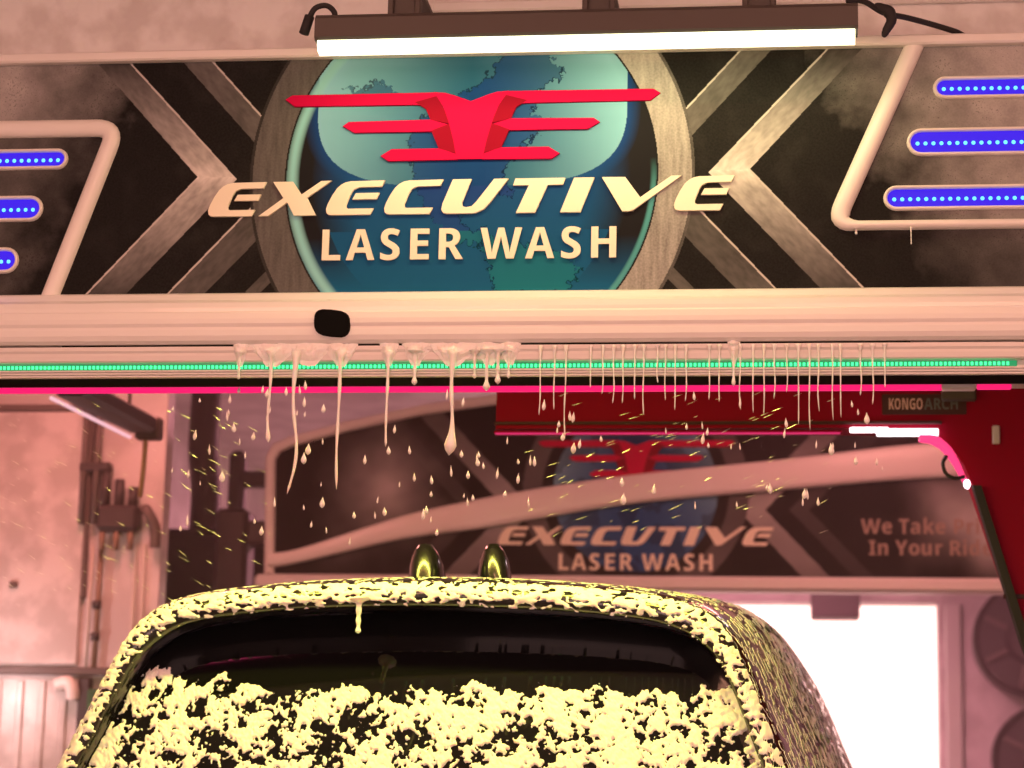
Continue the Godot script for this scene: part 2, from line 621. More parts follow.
const GLYPH := {
	"E": [[Vector2(1.71, 1.0), Vector2(0.72, 0.99), Vector2(0.56, 0.96), Vector2(0.42, 0.89), Vector2(0.30, 0.78), Vector2(0.17, 0.58), Vector2(0.05, 0.34), Vector2(0.0, 0.18), Vector2(0.02, 0.07), Vector2(0.08, 0.015), Vector2(0.17, 0.0), Vector2(1.30, 0.0), Vector2(1.40, 0.19), Vector2(0.66, 0.19), Vector2(0.60, 0.22), Vector2(0.60, 0.29), Vector2(0.72, 0.60), Vector2(0.80, 0.73), Vector2(0.95, 0.80), Vector2(1.62, 0.81)], [Vector2(0.86, 0.64), Vector2(1.56, 0.64), Vector2(1.48, 0.45), Vector2(0.76, 0.45)]],
	"C": [[Vector2(1.71, 1.0), Vector2(0.72, 0.99), Vector2(0.56, 0.96), Vector2(0.42, 0.89), Vector2(0.30, 0.78), Vector2(0.17, 0.58), Vector2(0.05, 0.34), Vector2(0.0, 0.18), Vector2(0.02, 0.07), Vector2(0.08, 0.015), Vector2(0.17, 0.0), Vector2(1.32, 0.0), Vector2(1.42, 0.19), Vector2(0.66, 0.19), Vector2(0.60, 0.22), Vector2(0.60, 0.29), Vector2(0.72, 0.60), Vector2(0.80, 0.73), Vector2(0.95, 0.80), Vector2(1.62, 0.81)]],
	"X": [[Vector2(0.39, 1), Vector2(0.98, 1), Vector2(1.244, 0.62), Vector2(1.81, 1.01), Vector2(2.126, 1.01), Vector2(1.417, 0.52), Vector2(1.69, 0), Vector2(1.04, 0), Vector2(0.83, 0.385), Vector2(0.3, 0), Vector2(0, 0), Vector2(0.71, 0.52)]],
	"U": [[Vector2(0.317, 1), Vector2(0.867, 1), Vector2(0.61, 0.32), Vector2(0.62, 0.22), Vector2(0.72, 0.19), Vector2(0.88, 0.22), Vector2(1.0, 0.34), Vector2(1.507, 1.0), Vector2(1.93, 1.0), Vector2(1.42, 0.32), Vector2(1.24, 0.12), Vector2(1.0, 0.01), Vector2(0.86, 0.0), Vector2(0.17, 0), Vector2(0.06, 0.03), Vector2(0.0, 0.13), Vector2(0.03, 0.30)]],
	"T": [[Vector2(0, 0.795), Vector2(0.065, 1), Vector2(1.50, 1), Vector2(1.43, 0.795), Vector2(1.0, 0.795), Vector2(0.65, 0), Vector2(0.095, 0), Vector2(0.45, 0.795)]],
	"I": [[Vector2(0.39, 1), Vector2(0.98, 1), Vector2(0.59, 0), Vector2(0, 0)]],
	"V": [[Vector2(0, 1), Vector2(0.67, 1.0), Vector2(1.10, 0.41), Vector2(1.97, 1.02), Vector2(2.27, 1.02), Vector2(0.90, 0.03), Vector2(0.75, 0), Vector2(0.59, 0.01)]],
}
const SPOTS := [["E", -263.8], ["X", -211.8], ["E", -143.5], ["C", -84.7], ["U", -27.3], ["T", 44.0], ["I", 91.0], ["V", 132.0], ["E", 203.0]]
const SMALL := [["L", -145.7], ["A", -121.4], ["S", -87.0], ["E", -57.0], ["R", -28.4], ["W", 12.8], ["A", 57.6], ["S", 93.0], ["H", 122.5]]

func lettering(parent: Node, m: Material, y_big: float, y_small: float, z: float, depth: float) -> void:
	for s in SPOTS:
		var st := stool()
		for piece in GLYPH[s[0]]:
			var pv := PackedVector2Array()
			for p in piece: pv.append(Vector2((s[1] + p.x * 34.7) * UX, (y_big + p.y * 34.2) * UY))
			plate(st, pv, z, z + depth, 0.0006)
		obj("letter", st, m, parent)
	var font := SystemFont.new()
	font.font_names = PackedStringArray(["Droid Sans"])
	font.font_weight = 700
	for s in SMALL:
		var tm := TextMesh.new()
		tm.font = font
		tm.text = s[0]
		tm.font_size = 64
		tm.pixel_size = 0.001
		tm.depth = depth
		tm.curve_step = 1.0
		tm.horizontal_alignment = HORIZONTAL_ALIGNMENT_LEFT
		var bb := tm.get_aabb()
		var cap_h := 30.2 * UY
		var o := meshobj("letter", tm, m, parent)
		var ref: float = bb.size.y if s[0] != "S" else bb.size.y * 0.965
		var sc := cap_h / ref
		o.scale = Vector3(sc * 1.03, sc, 1.0)
		o.position = Vector3(s[1] * UX - bb.position.x * sc * 1.03, y_small * UY - (bb.position.y + (bb.size.y - ref) * 0.5) * sc, z + depth * 0.5)

func emblem(parent: Node, yo: float, z: float) -> void:
	var e := stool()
	for sd in [-1.0, 1.0]:
		var wings := [
			[Vector2(-187, 0), Vector2(-180, 4.5), Vector2(-36, 4.8), Vector2(-30, -2), Vector2(-40, -9), Vector2(-55, -8), Vector2(-177, -7.5)],
			[Vector2(-128, -28), Vector2(-122, -23.5), Vector2(-40, -22.5), Vector2(-22, -28), Vector2(-36, -35), Vector2(-116, -35)],
			[Vector2(-89, -58.5), Vector2(-78, -51.5), Vector2(-30, -51.5), Vector2(-12, -58), Vector2(-12, -63.5), Vector2(-81, -64)],
		]
		for w in wings:
			var pv := PackedVector2Array()
			for p in w: pv.append(Vector2(p.x * -sd * UX * 1.012, (yo + p.y) * UY))
			plate(e, pv, z, z + 0.005, 0.0008)
		# darker red printed facets that join the wings to the centre piece
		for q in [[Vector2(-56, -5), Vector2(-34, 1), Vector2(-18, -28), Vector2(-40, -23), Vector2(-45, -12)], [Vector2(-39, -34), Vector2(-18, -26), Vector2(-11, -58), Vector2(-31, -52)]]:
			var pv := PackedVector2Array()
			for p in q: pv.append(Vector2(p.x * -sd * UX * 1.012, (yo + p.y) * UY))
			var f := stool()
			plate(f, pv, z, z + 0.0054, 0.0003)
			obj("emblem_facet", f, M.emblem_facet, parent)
	var c := PackedVector2Array()
	for p in [Vector2(-38, 4.8), Vector2(-26, 4.0), Vector2(-16, 1), Vector2(0, -5), Vector2(16, 1), Vector2(26, 4.0), Vector2(38, 4.8), Vector2(28, -10), Vector2(22, -26), Vector2(17, -44), Vector2(13, -63), Vector2(-13, -63), Vector2(-17, -44), Vector2(-22, -26), Vector2(-28, -10)]:
		c.append(Vector2(p.x * UX, (yo + p.y) * UY))
	plate(e, c, z, z + 0.0058, 0.0004)
	obj("emblem", e, M.emblem_red, parent)

# ------------------------------------------------------------------ near gantry
func _gantry() -> void:
	var g := thing("sign_gantry", "white foam gantry across the bay with printed blue globe sign and green LED strip", "wash gantry", Vector3(0, 0, 0))
	# printed banner
	var st := stool()
	var w := 700.0 * UX
	var y0 := SIGN_Y - 0.004
	var y1 := SIGN_Y + 242.0 * UY
	var vs := [Vector3(SIGN_X - w, y0, 0), Vector3(SIGN_X - w, y1, 0), Vector3(SIGN_X + w, y1, 0), Vector3(SIGN_X + w, y0, 0)]
	var uv := [Vector2(0, 1), Vector2(0, 0), Vector2(1, 0), Vector2(1, 1)]
	for i in [0, 1, 2, 0, 2, 3]:
		st.set_uv(uv[i])
		st.add_vertex(vs[i])
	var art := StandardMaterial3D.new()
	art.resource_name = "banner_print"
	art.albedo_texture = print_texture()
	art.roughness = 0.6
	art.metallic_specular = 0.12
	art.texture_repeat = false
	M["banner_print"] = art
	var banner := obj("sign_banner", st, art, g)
	tag(banner, "printed banner with blue globe, steel ring and chevrons", "")
	var face := Node3D.new()
	face.name = "sign_lettering"
	face.position = Vector3(SIGN_X, SIGN_Y, 0)
	g.add_child(face)
	lettering(face, M.letter, 76.0, 31.5, 0.0005, 0.005)
	emblem(face, 193.0, 0.0005)
	# body behind the banner
	st = stool()
	box(st, Vector3(0, 2.555, -0.081), Vector3(3.9, 0.59, 0.158), 0.01)
	obj("housing", st, M.fascia, g)
	st = stool()
	box(st, Vector3(0, SIGN_Y + 0.526, 0.006), Vector3(3.9, 0.022, 0.03), 0.004)
	obj("top_trim", st, M.trim_white, g)
	# moulded fascia under the banner (profile z, y)
	st = stool()
	var prof := [Vector2(0.0, 2.3135), Vector2(0.012, 2.312), Vector2(0.022, 2.307), Vector2(0.028, 2.299), Vector2(0.034, 2.292), Vector2(0.044, 2.287), Vector2(0.052, 2.282), Vector2(0.056, 2.270), Vector2(0.057, 2.262), Vector2(0.0605, 2.258), Vector2(0.063, 2.245), Vector2(0.063, 2.235), Vector2(0.060, 2.228), Vector2(0.0605, 2.222), Vector2(0.060, 2.210), Vector2(0.056, 2.200), Vector2(0.048, 2.194)]
	prof.append_array([Vector2(-0.02, 2.194), Vector2(-0.02, 2.3135)])
	extrude_x(st, prof, -1.95, 1.95, true)
	obj("fascia", st, M.fascia, g)
	# foam outlet below the fascia: slot line, outlet lip, channel for the LED tape, ribbed underside
	st = stool()
	extrude_x(st, [Vector2(0.046, 2.1895), Vector2(0.047, 2.181), Vector2(0.044, 2.176), Vector2(0.045, 2.170), Vector2(0.045, 2.160), Vector2(0.042, 2.157), Vector2(0.024, 2.157), Vector2(0.024, 2.1405), Vector2(0.042, 2.1405), Vector2(0.042, 2.1375), Vector2(0.038, 2.136), Vector2(0.038, 2.1325), Vector2(0.034, 2.131), Vector2(0.034, 2.1275), Vector2(0.020, 2.1275), Vector2(0.020, 2.1895)], -1.95, 1.95, true)
	obj("foam_outlet", st, pm("outlet_white", Color(0.72, 0.70, 0.68), 0.4), g)
	st = stool()
	box(st, Vector3(0.02, 2.1918, 0.01), Vector3(1.76, 0.0045, 0.062), 0.0005)
	obj("outlet_slot", st, M.black_gap, g)
	st = stool()
	extrude_x(st, [Vector2(0.0195, 2.188), Vector2(0.0195, 2.131), Vector2(-0.086, 2.131), Vector2(-0.086, 2.188)], -1.95, 1.95, true)
	obj("underside_recess", st, M.black_gap, g)
	st = stool()
	extrude_x(st, [Vector2(-0.0865, 2.262), Vector2(-0.0865, 2.134), Vector2(-0.118, 2.134), Vector2(-0.158, 2.136), Vector2(-0.158, 2.262)], -1.95, 1.95, true)
	obj("rear_rail", st, M.alu, g)
	st = stool()
	extrude_x(st, [Vector2(-0.02, 2.262), Vector2(-0.02, 2.188), Vector2(-0.086, 2.188), Vector2(-0.086, 2.262)], -1.95, 1.95, true)
	obj("beam_core", st, M.alu, g)
	# green LED tape
	var tape := Node3D.new()
	tape.name = "green_led_strip"
	g.add_child(tape)
	st = stool()
	box(st, Vector3(-0.4, 2.1487, 0.028), Vector3(3.02, 0.0125, 0.006), 0.001)
	obj("tape", st, glow("led_green_tape", Color(0.02, 0.45, 0.16), 0.75), tape)
	st = stool()
	var x := -1.9
	while x < 1.10:
		box(st, Vector3(x, 2.1487, 0.032), Vector3(0.0052, 0.007, 0.003), 0.0005)
		x += 0.0088
	var dots := obj("led_lights", st, glow("led_green", Color(0.06, 1.0, 0.30), 2.0), tape)
	dots.set_meta("kind", "stuff")
	area("strip_light", Vector3(-0.1, 2.1487, 0.046), Vector3(0, -0.3, 1), Vector2(2.4, 0.01), Color(0.1, 1.0, 0.4), 0.012, tape)
	# magenta LED strip on the rear rail underneath
	st = stool()
	box(st, Vector3(-0.475, 2.1285, -0.11), Vector3(2.89, 0.0115, 0.012), 0.002)
	box(st, Vector3(1.075, 2.1295, -0.11), Vector3(0.07, 0.0105, 0.012), 0.002)
	var pink := obj("magenta_led_strip", st, glow("led_magenta", Color(1.0, 0.012, 0.16), 1.05), g)
	area("magenta_light", Vector3(-0.1, 2.119, -0.11), Vector3.DOWN, Vector2(2.4, 0.02), Color(1.0, 0.05, 0.22), 0.10, g)
	# small end bracket that carries the strip
	st = stool()
	box(st, Vector3(1.003, 2.130, -0.11), Vector3(0.07, 0.014, 0.03), 0.003)
	obj("strip_bracket", st, M.alu, g)
	# black rubber plug in the fascia
	st = stool()
	var plug := PackedVector2Array()
	for i in 20:
		var a := TAU * i / 20.0
		var sx := signf(cos(a)) * pow(absf(cos(a)), 0.6)
		var sy := signf(sin(a)) * pow(absf(sin(a)), 0.7)
		plug.append(Vector2(-0.280 + sx * 0.040, 2.234 + sy * 0.030 - 0.004 * sx))
	plate(st, plug, 0.05, 0.070, 0.003)
	tag(obj("sensor_plug", st, M.black_gap, g), "black rubber plug in the white fascia", "")
	# raised frames round the two LED fields
	var hole := func(a: Array) -> Array:
		var r := []
		for p in a: r.append(Vector2(SIGN_X + p.x * UX, SIGN_Y + p.y * UY))
		return r
	st = stool()
	bead(st, round_path(hole.call([Vector2(-905, 169), Vector2(-363, 168), Vector2(-423, -4)]), 0.045), 9.2 * UX, 0.0, 0.016)
	obj("led_frame", st, M.trim_white, g)
	st = stool()
	var rp := round_path(hole.call([Vector2(441, 243), Vector2(358, 60), Vector2(905, 60)]), 0.05)
	var hw := []
	for i in rp.size(): hw.append(9.2 * UX if i < 7 else (5.0 * UX))
	for i in rp.size(): hw[i] = lerpf(9.2, 4.8, clampf((i - 4) / 5.0, 0.0, 1.0)) * UX
	bead(st, rp, hw, 0.0, 0.016)
	obj("led_frame", st, M.trim_white, g)
	# LED slots: rim, glowing trough and diodes
	var slots := [[455.0, 700.0, 193.0, 22.0], [429.0, 700.0, 140.0, 27.0], [406.0, 700.0, 86.0, 24.0], [-700.0, -412.0, 137.0, 21.0], [-700.0, -435.0, 87.0, 26.0], [-700.0, -457.0, 35.0, 26.0]]
	for s in slots:
		var n := Node3D.new()
		n.name = "led_slot"
		n.position.x = SIGN_X
		g.add_child(n, true)
		var sy: float = SIGN_Y + s[2] * UY
		st = stool()
		bead(st, stadium(s[0] * UX + 0.004, s[1] * UX - 0.004, sy, (s[3] - 3.5) * UY), 2.0 * UX, 0.0, 0.009, true, 6)
		obj("slot_rim", st, M.trim_white, n)
		st = stool()
		var pv := PackedVector2Array()
		for p in stadium(s[0] * UX + 0.004, s[1] * UX - 0.004, sy, (s[3] - 4.0) * UY): pv.append(p)
		plate(st, pv, 0.0, 0.001)
		obj("glow_trough", st, glow("led_blue_trough", Color(0.045, 0.012, 0.95), 0.9), n)
		st = stool()
		var a: float = s[0] * UX + 0.022
		var b: float = s[1] * UX - 0.022
		var q := a
		if s[0] < 0.0: q = b - floorf((b - a) / 0.0162) * 0.0162
		while q <= b + 0.001:
			ball(st, Vector3(q, sy - 0.003, 0.003), Vector3(0.0042, 0.0042, 0.003), 8, 6)
			q += 0.0162
		var d := obj("led_lights", st, glow("led_blue", Color(0.12, 0.55, 1.0), 2.2), n)
		d.set_meta("kind", "stuff")
		area("slot_light", Vector3((a + b) * 0.5, sy, 0.012), Vector3.BACK, Vector2(b - a, 0.03), Color(0.12, 0.05, 1.0), 0.01, n)
	# legs to the floor
	for sx in [-1.0, 1.0]:
		st = stool()
		box(st, Vector3(sx * 1.9, 1.07, -0.06), Vector3(0.16, 2.14, 0.2), 0.03)
		box(st, Vector3(sx * 1.9, 0.015, -0.06), Vector3(0.3, 0.03, 0.34), 0.005)
		obj("leg", st, M.fascia, g)
	# yellow-white work light on the rear rail, aimed down at the car
	var wl := thing("work_light_bar", "yellow LED flood bar on the gantry's rear rail shining down on the car", "light bar", Vector3(-0.12, 2.174, -0.186))
	st = stool()
	box(st, Vector3(0, 0.02, 0.013), Vector3(1.7, 0.07, 0.028), 0.006)
	obj("housing", st, M.brown_metal, wl)
	st = stool()
	box(st, Vector3(0, -0.018, -0.005), Vector3(1.66, 0.012, 0.03), 0.003)
	obj("light_lens", st, glow("flood_yellow", Color(1.0, 0.88, 0.30), 4.0), wl)
	area("flood_light", Vector3(0, -0.03, -0.012), Vector3(0, -1.0, -0.42), Vector2(1.66, 0.03), Color(1.0, 0.93, 0.12), 1.9, wl)

# ------------------------------------------------------------------ lamp bar above the sign
func _lamp_bar() -> void:
	var o := thing("sign_lamp_bar", "long brown LED wash bar mounted above the globe sign", "light bar", Vector3(0.245, 2.8035, 0.2))
	var st := stool()
	extrude_x(st, [Vector2(-0.035, 0.046), Vector2(0.012, 0.046), Vector2(0.022, 0.036), Vector2(0.022, -0.004), Vector2(0.016, -0.010), Vector2(-0.035, -0.010)], -0.552, 0.552, true)
	obj("housing", st, M.brown_metal, o)
	st = stool()
	extrude_x(st, [Vector2(0.016, -0.009), Vector2(0.019, -0.018), Vector2(0.012, -0.031), Vector2(-0.012, -0.034), Vector2(-0.028, -0.026), Vector2(-0.028, -0.009)], -0.546, 0.546, true)
	obj("light_lens", st, glow("bar_glow", Color(1.0, 0.96, 0.62), 3.2), o)
	area("bar_light", Vector3(0, -0.040, -0.005), Vector3(0, -1.0, -0.6), Vector2(1.09, 0.035), Color(1.0, 0.80, 0.34), 0.32, o)
	for bx in [-0.372, 0.03, 0.355]:
		st = stool()
		box(st, Vector3(bx, 0.085, -0.02), Vector3(0.05, 0.10, 0.008), 0.001)
		box(st, Vector3(bx, 0.13, -0.20), Vector3(0.05, 0.01, 0.36), 0.001)
		box(st, Vector3(bx - 0.028, 0.075, -0.015), Vector3(0.012, 0.05, 0.02), 0.002)
		box(st, Vector3(bx + 0.028, 0.075, -0.015), Vector3(0.012, 0.05, 0.02), 0.002)
		obj("bracket", st, M.brown_metal, o)
	# cables
	var c := stool()
	tube(c, catmull([Vector3(-0.278, 2.848, 0.18), Vector3(-0.275, 2.866, 0.18), Vector3(-0.291, 2.880, 0.185), Vector3(-0.314, 2.873, 0.19), Vector3(-0.327, 2.848, 0.19), Vector3(-0.334, 2.824, 0.19)]), 0.006)
	tube(c, [Vector3(-0.325, 2.856, 0.19), Vector3(-0.336, 2.818, 0.19)], 0.0105)
	tag(obj("power_lead", c, M.rubber), "short looped black lead with plug at one end of the brown lamp bar", "cable")
	c = stool()
	tube(c, catmull([Vector3(0.775, 2.875, 0.16), Vector3(0.81, 2.876, 0.15), Vector3(0.85, 2.862, 0.12), Vector3(0.90, 2.868, 0.07), Vector3(0.95, 2.868, 0.03), Vector3(1.0, 2.862, 0.0), Vector3(1.06, 2.8585, -0.05), Vector3(1.25, 2.8585, -0.09)]), 0.006)
	tube(c, catmull([Vector3(0.832, 2.872, 0.13), Vector3(0.858, 2.862, 0.13), Vector3(0.866, 2.842, 0.13), Vector3(0.856, 2.822, 0.126), Vector3(0.850, 2.808, 0.126)]), [0.007, 0.008, 0.0095, 0.010, 0.010, 0.011, 0.012, 0.013, 0.013, 0.012, 0.011, 0.011, 0.011, 0.011, 0.010, 0.010, 0.0095, 0.009, 0.009, 0.008, 0.008, 0.007, 0.006, 0.005, 0.004])
	tag(obj("power_cable", c, M.rubber), "black knotted cable running off along the top of the sign past the lamp bar", "cable")

# ------------------------------------------------------------------ car
const CAR_X := -0.157
const OUT := [Vector2(0, 1.772), Vector2(0.14, 1.770), Vector2(0.28, 1.764), Vector2(0.41, 1.754), Vector2(0.52, 1.741), Vector2(0.60, 1.722), Vector2(0.652, 1.693), Vector2(0.69, 1.65), Vector2(0.725, 1.58), Vector2(0.768, 1.475), Vector2(0.822, 1.34), Vector2(0.86, 1.2), Vector2(0.90, 1.02), Vector2(0.925, 0.85), Vector2(0.925, 0.6), Vector2(0.87, 0.38)]
const INN := [Vector2(0, 1.706), Vector2(0.14, 1.704), Vector2(0.28, 1.699), Vector2(0.40, 1.690), Vector2(0.50, 1.678), Vector2(0.57, 1.659), Vector2(0.618, 1.631), Vector2(0.655, 1.592), Vector2(0.688, 1.53), Vector2(0.728, 1.43), Vector2(0.778, 1.30), Vector2(0.81, 1.19), Vector2(0.83, 1.02), Vector2(0.85, 0.85), Vector2(0.85, 0.6), Vector2(0.81, 0.38)]
const CAR_YAW := -0.047   # the car stands a little askew in the bay

func car_place() -> Transform3D:
	var c := Vector3(CAR_X, 0, -0.45)
	return Transform3D(Basis(), c) * Transform3D(Basis(Vector3.UP, CAR_YAW), Vector3.ZERO) * Transform3D(Basis(), -c)

func curve_at(a: Array, v: float) -> Vector2:
	# v in -1..1 over the whole outline, the left half mirrored; smooth
	var s := absf(v) * (a.size() - 1)
	var i := mini(int(s), a.size() - 2)
	var t := s - i
	var p0: Vector2 = a[i - 1] if i > 0 else Vector2(-a[1].x, a[1].y)
	var p3: Vector2 = a[mini(i + 2, a.size() - 1)]
	var p: Vector2 = a[i].cubic_interpolate(a[i + 1], p0, p3, t)
	return Vector2(p.x * (1.0 if v >= 0.0 else -1.0), p.y)

func rim_z(y: float) -> float:
	return -0.33 - 0.12 * clampf((y - 1.2) / 0.5, 0.0, 1.0)

func shell_at(v: float, u: float) -> Vector3:
	# u metres forward of the rear rim
	var p := curve_at(OUT, v)
	var z0 := rim_z(p.y) - 0.06 * pow(absf(p.x) / 0.95, 2.0) * clampf((p.y - 1.0) / 0.4, 0.0, 1.0)
	var cap := 1.772 + 0.10 * sin(clampf(u / 1.3, 0.0, 1.0) * PI * 0.5)
	if u > 2.5: cap = lerpf(1.872, 1.22, clampf((u - 2.5) / 0.75, 0.0, 1.0))
	if u > 3.25: cap = lerpf(1.22, 1.02, clampf((u - 3.25) / 1.1, 0.0, 1.0))
	if u > 4.35: cap = lerpf(1.02, 0.72, clampf((u - 4.35) / 0.12, 0.0, 1.0))
	var wide := 1.0 + 0.10 * (1.0 - exp(-u / 0.8)) * clampf((1.78 - p.y) / 0.05, 0.0, 1.0) * (1.0 - 0.6 * smoothstep(2.5, 4.5, u)) * (1.0 if p.y > 1.2 else lerpf(0.35, 1.0, clampf((p.y - 0.9) / 0.3, 0.0, 1.0)))
	var rim := 0.012 * (1.0 - exp(-u / 0.03))   # edge rolls over at the rim
	var y := 0.38 + (p.y - 0.38) * (cap - 0.38) / (1.772 - 0.38)
	var n := Vector2(p.x, (p.y - 1.1) * 1.4).normalized()
	return Vector3(CAR_X + p.x * wide + n.x * (rim - 0.012), y + n.y * (rim - 0.012), z0 - u)

func rim_at(v: float, w: float) -> Vector3:
	# w 0..1 from outer edge over the rounded lip to the inner edge
	var o := shell_at(v, 0.0)
	var i := curve_at(INN, v)
	var iz := rim_z(curve_at(OUT, v).y) - 0.06 * pow(absf(i.x) / 0.95, 2.0) * clampf((i.y - 1.0) / 0.4, 0.0, 1.0)
	var b := Vector3(CAR_X + i.x, i.y, iz + 0.012)
	var p := o.lerp(b, w)
	p.z += sin(w * PI) * 0.016
	return p

func glass_z(x: float, y: float) -> float:
	return lerpf(-0.36, -0.555, clampf((y - 1.2) / 0.5, -0.2, 1.1)) - 0.05 * pow(absf(x) / 0.85, 2.0)

func glass_at(v: float, t: float) -> Vector3:
	# v -1..1 across, t 0..1 from the top to the lower edge of the window
	var y := lerpf(1.71, 1.13, t)
	var half := 0.81
	for k in INN.size() - 1:
		if y <= INN[k].y and y > INN[k + 1].y:
			half = lerpf(INN[k].x, INN[k + 1].x, (INN[k].y - y) / (INN[k].y - INN[k + 1].y))
	if y >= 1.706: half = 0.02
	var x := v * half
	return Vector3(CAR_X + x, y, glass_z(x, y))

func _car() -> void:
	var car := thing("sport_utility_vehicle", "black sport utility vehicle seen from behind, splattered with yellow-lit foam", "car", Vector3.ZERO)
	car.transform = car_place()
	var st := stool()
	st.set_smooth_group(0)
	var us := [0.0, 0.015, 0.04, 0.08, 0.2, 0.5, 1.0, 1.6, 2.2, 2.5, 2.7, 2.9, 3.1, 3.25, 3.6, 4.0, 4.35, 4.4, 4.47]
	var nv := 120
	for i in us.size() - 1:
		for j in nv:
			var v0 := -1.0 + 2.0 * j / nv
			var v1 := -1.0 + 2.0 * (j + 1) / nv
			quad(st, shell_at(v0, us[i]), shell_at(v0, us[i + 1]), shell_at(v1, us[i + 1]), shell_at(v1, us[i]))
	# nose closes forward
	var fc := Vector3(CAR_X, 0.55, shell_at(0, 4.47).z - 0.06)
	for j in nv:
		tri(st, fc, shell_at(-1.0 + 2.0 * (j + 1) / nv, 4.47), shell_at(-1.0 + 2.0 * j / nv, 4.47))
	obj("body_shell", st, M.car_paint, car)
	st = stool()
	st.set_smooth_group(0)
	for j in nv:
		var v0 := -1.0 + 2.0 * j / nv
		var v1 := -1.0 + 2.0 * (j + 1) / nv
		for k in 6:
			quad(st, rim_at(v0, k / 6.0), rim_at(v0, (k + 1) / 6.0), rim_at(v1, (k + 1) / 6.0), rim_at(v1, k / 6.0))
		# inner wall down to the recessed window
		var a := rim_at(v0, 1.0)
		var b := rim_at(v1, 1.0)
		var c := Vector3(b.x, b.y, minf(b.z, glass_z(b.x - CAR_X, b.y) - 0.01))
		var d := Vector3(a.x, a.y, minf(a.z, glass_z(a.x - CAR_X, a.y) - 0.01))
		quad(st, a, d, c, b)
	obj("roof_spoiler", st, M.car_paint, car)
	# rear window
	st = stool()
	st.set_smooth_group(0)
	for r in 30:
		for c in 40:
			quad(st, glass_at(-1 + c / 20.0, (r + 1) / 30.0), glass_at(-1 + c / 20.0, r / 30.0), glass_at(-1 + (c + 1) / 20.0, r / 30.0), glass_at(-1 + (c + 1) / 20.0, (r + 1) / 30.0))
	obj("rear_window", st, M.car_glass, car)
	# tailgate, bumper, lamps, plate recess, wheels (below the photograph's edge)
	st = stool()
	box(st, Vector3(CAR_X, 0.94, -0.41), Vector3(1.70, 0.42, 0.14), 0.05)
	obj("tailgate", st, M.car_paint, car)
	st = stool()
	box(st, Vector3(CAR_X, 0.58, -0.36), Vector3(1.86, 0.36, 0.22), 0.07)
	obj("bumper", st, M.rubber, car)
	for sx in [-1.0, 1.0]:
		st = stool()
		box(st, Vector3(CAR_X + sx * 0.80, 0.98, -0.36), Vector3(0.16, 0.26, 0.08), 0.02)
		obj("tail_light", st, pm("tail_red", Color(0.35, 0.01, 0.01), 0.15), car)
		for wz in [-1.25, -3.95]:
			var wst := stool()
			var ring := []
			var prof := [Vector2(-0.12, 0.24), Vector2(-0.12, 0.35), Vector2(-0.09, 0.38), Vector2(0.09, 0.38), Vector2(0.12, 0.35), Vector2(0.12, 0.24)]
			var cw := Vector3(CAR_X + sx * 0.83, 0.38, wz)
			for k in 28:
				var a0 := TAU * k / 28
				var a1 := TAU * (k + 1) / 28
				for p in prof.size() - 1:
					var q := []
					for e in [[prof[p], a0], [prof[p], a1], [prof[p + 1], a1], [prof[p + 1], a0]]:
						q.append(cw + Vector3(e[0].x, sin(e[1]) * e[0].y, cos(e[1]) * e[0].y))
					quad(wst, q[0], q[1], q[2], q[3])
			var tyre := obj("tyre", wst, M.rubber, car)
			wst = stool()
			for k in 5:
				var an := TAU * k / 5
				box(wst, cw + Vector3(sx * 0.10, sin(an) * 0.13, cos(an) * 0.13), Vector3(0.03, 0.05, 0.24), 0.008, Basis(Vector3.RIGHT, -an))
			tube(wst, [cw + Vector3(sx * 0.06, 0, 0), cw + Vector3(sx * 0.125, 0, 0)], 0.06, 14)
			tube(wst, [cw - Vector3(sx * 0.05, 0, 0), cw + Vector3(sx * 0.02, 0, 0)], 0.245, 24)
			obj("wheel_rim", wst, M.alu, tyre)
	st = stool()
	box(st, Vector3(CAR_X, 0.36, -2.6), Vector3(1.6, 0.2, 4.1), 0.04)
	obj("underbody", st, M.rubber, car)
	# two fin antennas on the roof
	for f in [[-0.198, 0.043, 0.0], [-0.040, 0.040, 0.25]]:
		st = stool()
		st.set_smooth_group(0)
		var base := Vector3(f[0], 1.785, -0.70)
		var n := 14
		var ringp := []
		for k in 7:
			var t := k / 6.0
			var hh := 0.088 * t
			var hw: float = f[1] * pow(1.0 - pow(t, 2.4) * 0.80, 0.62)
			var hl := 0.085 * pow(1.0 - t * 0.85, 0.8)
			var ring := []
			for a in n:
				var w := TAU * a / n
				var p := Vector3(cos(w) * hw + f[2] * -0.03 * t, hh, sin(w) * hl + 0.04 * t)
				ring.append(base + p.rotated(Vector3.UP, f[2]))
			ringp.append(ring)
		for k in 6:
			for a in n:
				quad(st, ringp[k][a], ringp[k][(a + 1) % n], ringp[k + 1][(a + 1) % n], ringp[k + 1][a])
		var tip := Vector3.ZERO
		for a in n: tip += ringp[6][a] / n
		for a in n: tri(st, tip + Vector3(0, 0.003, 0), ringp[6][a], ringp[6][(a + 1) % n])
		obj("fin_antenna", st, M.car_paint, car)

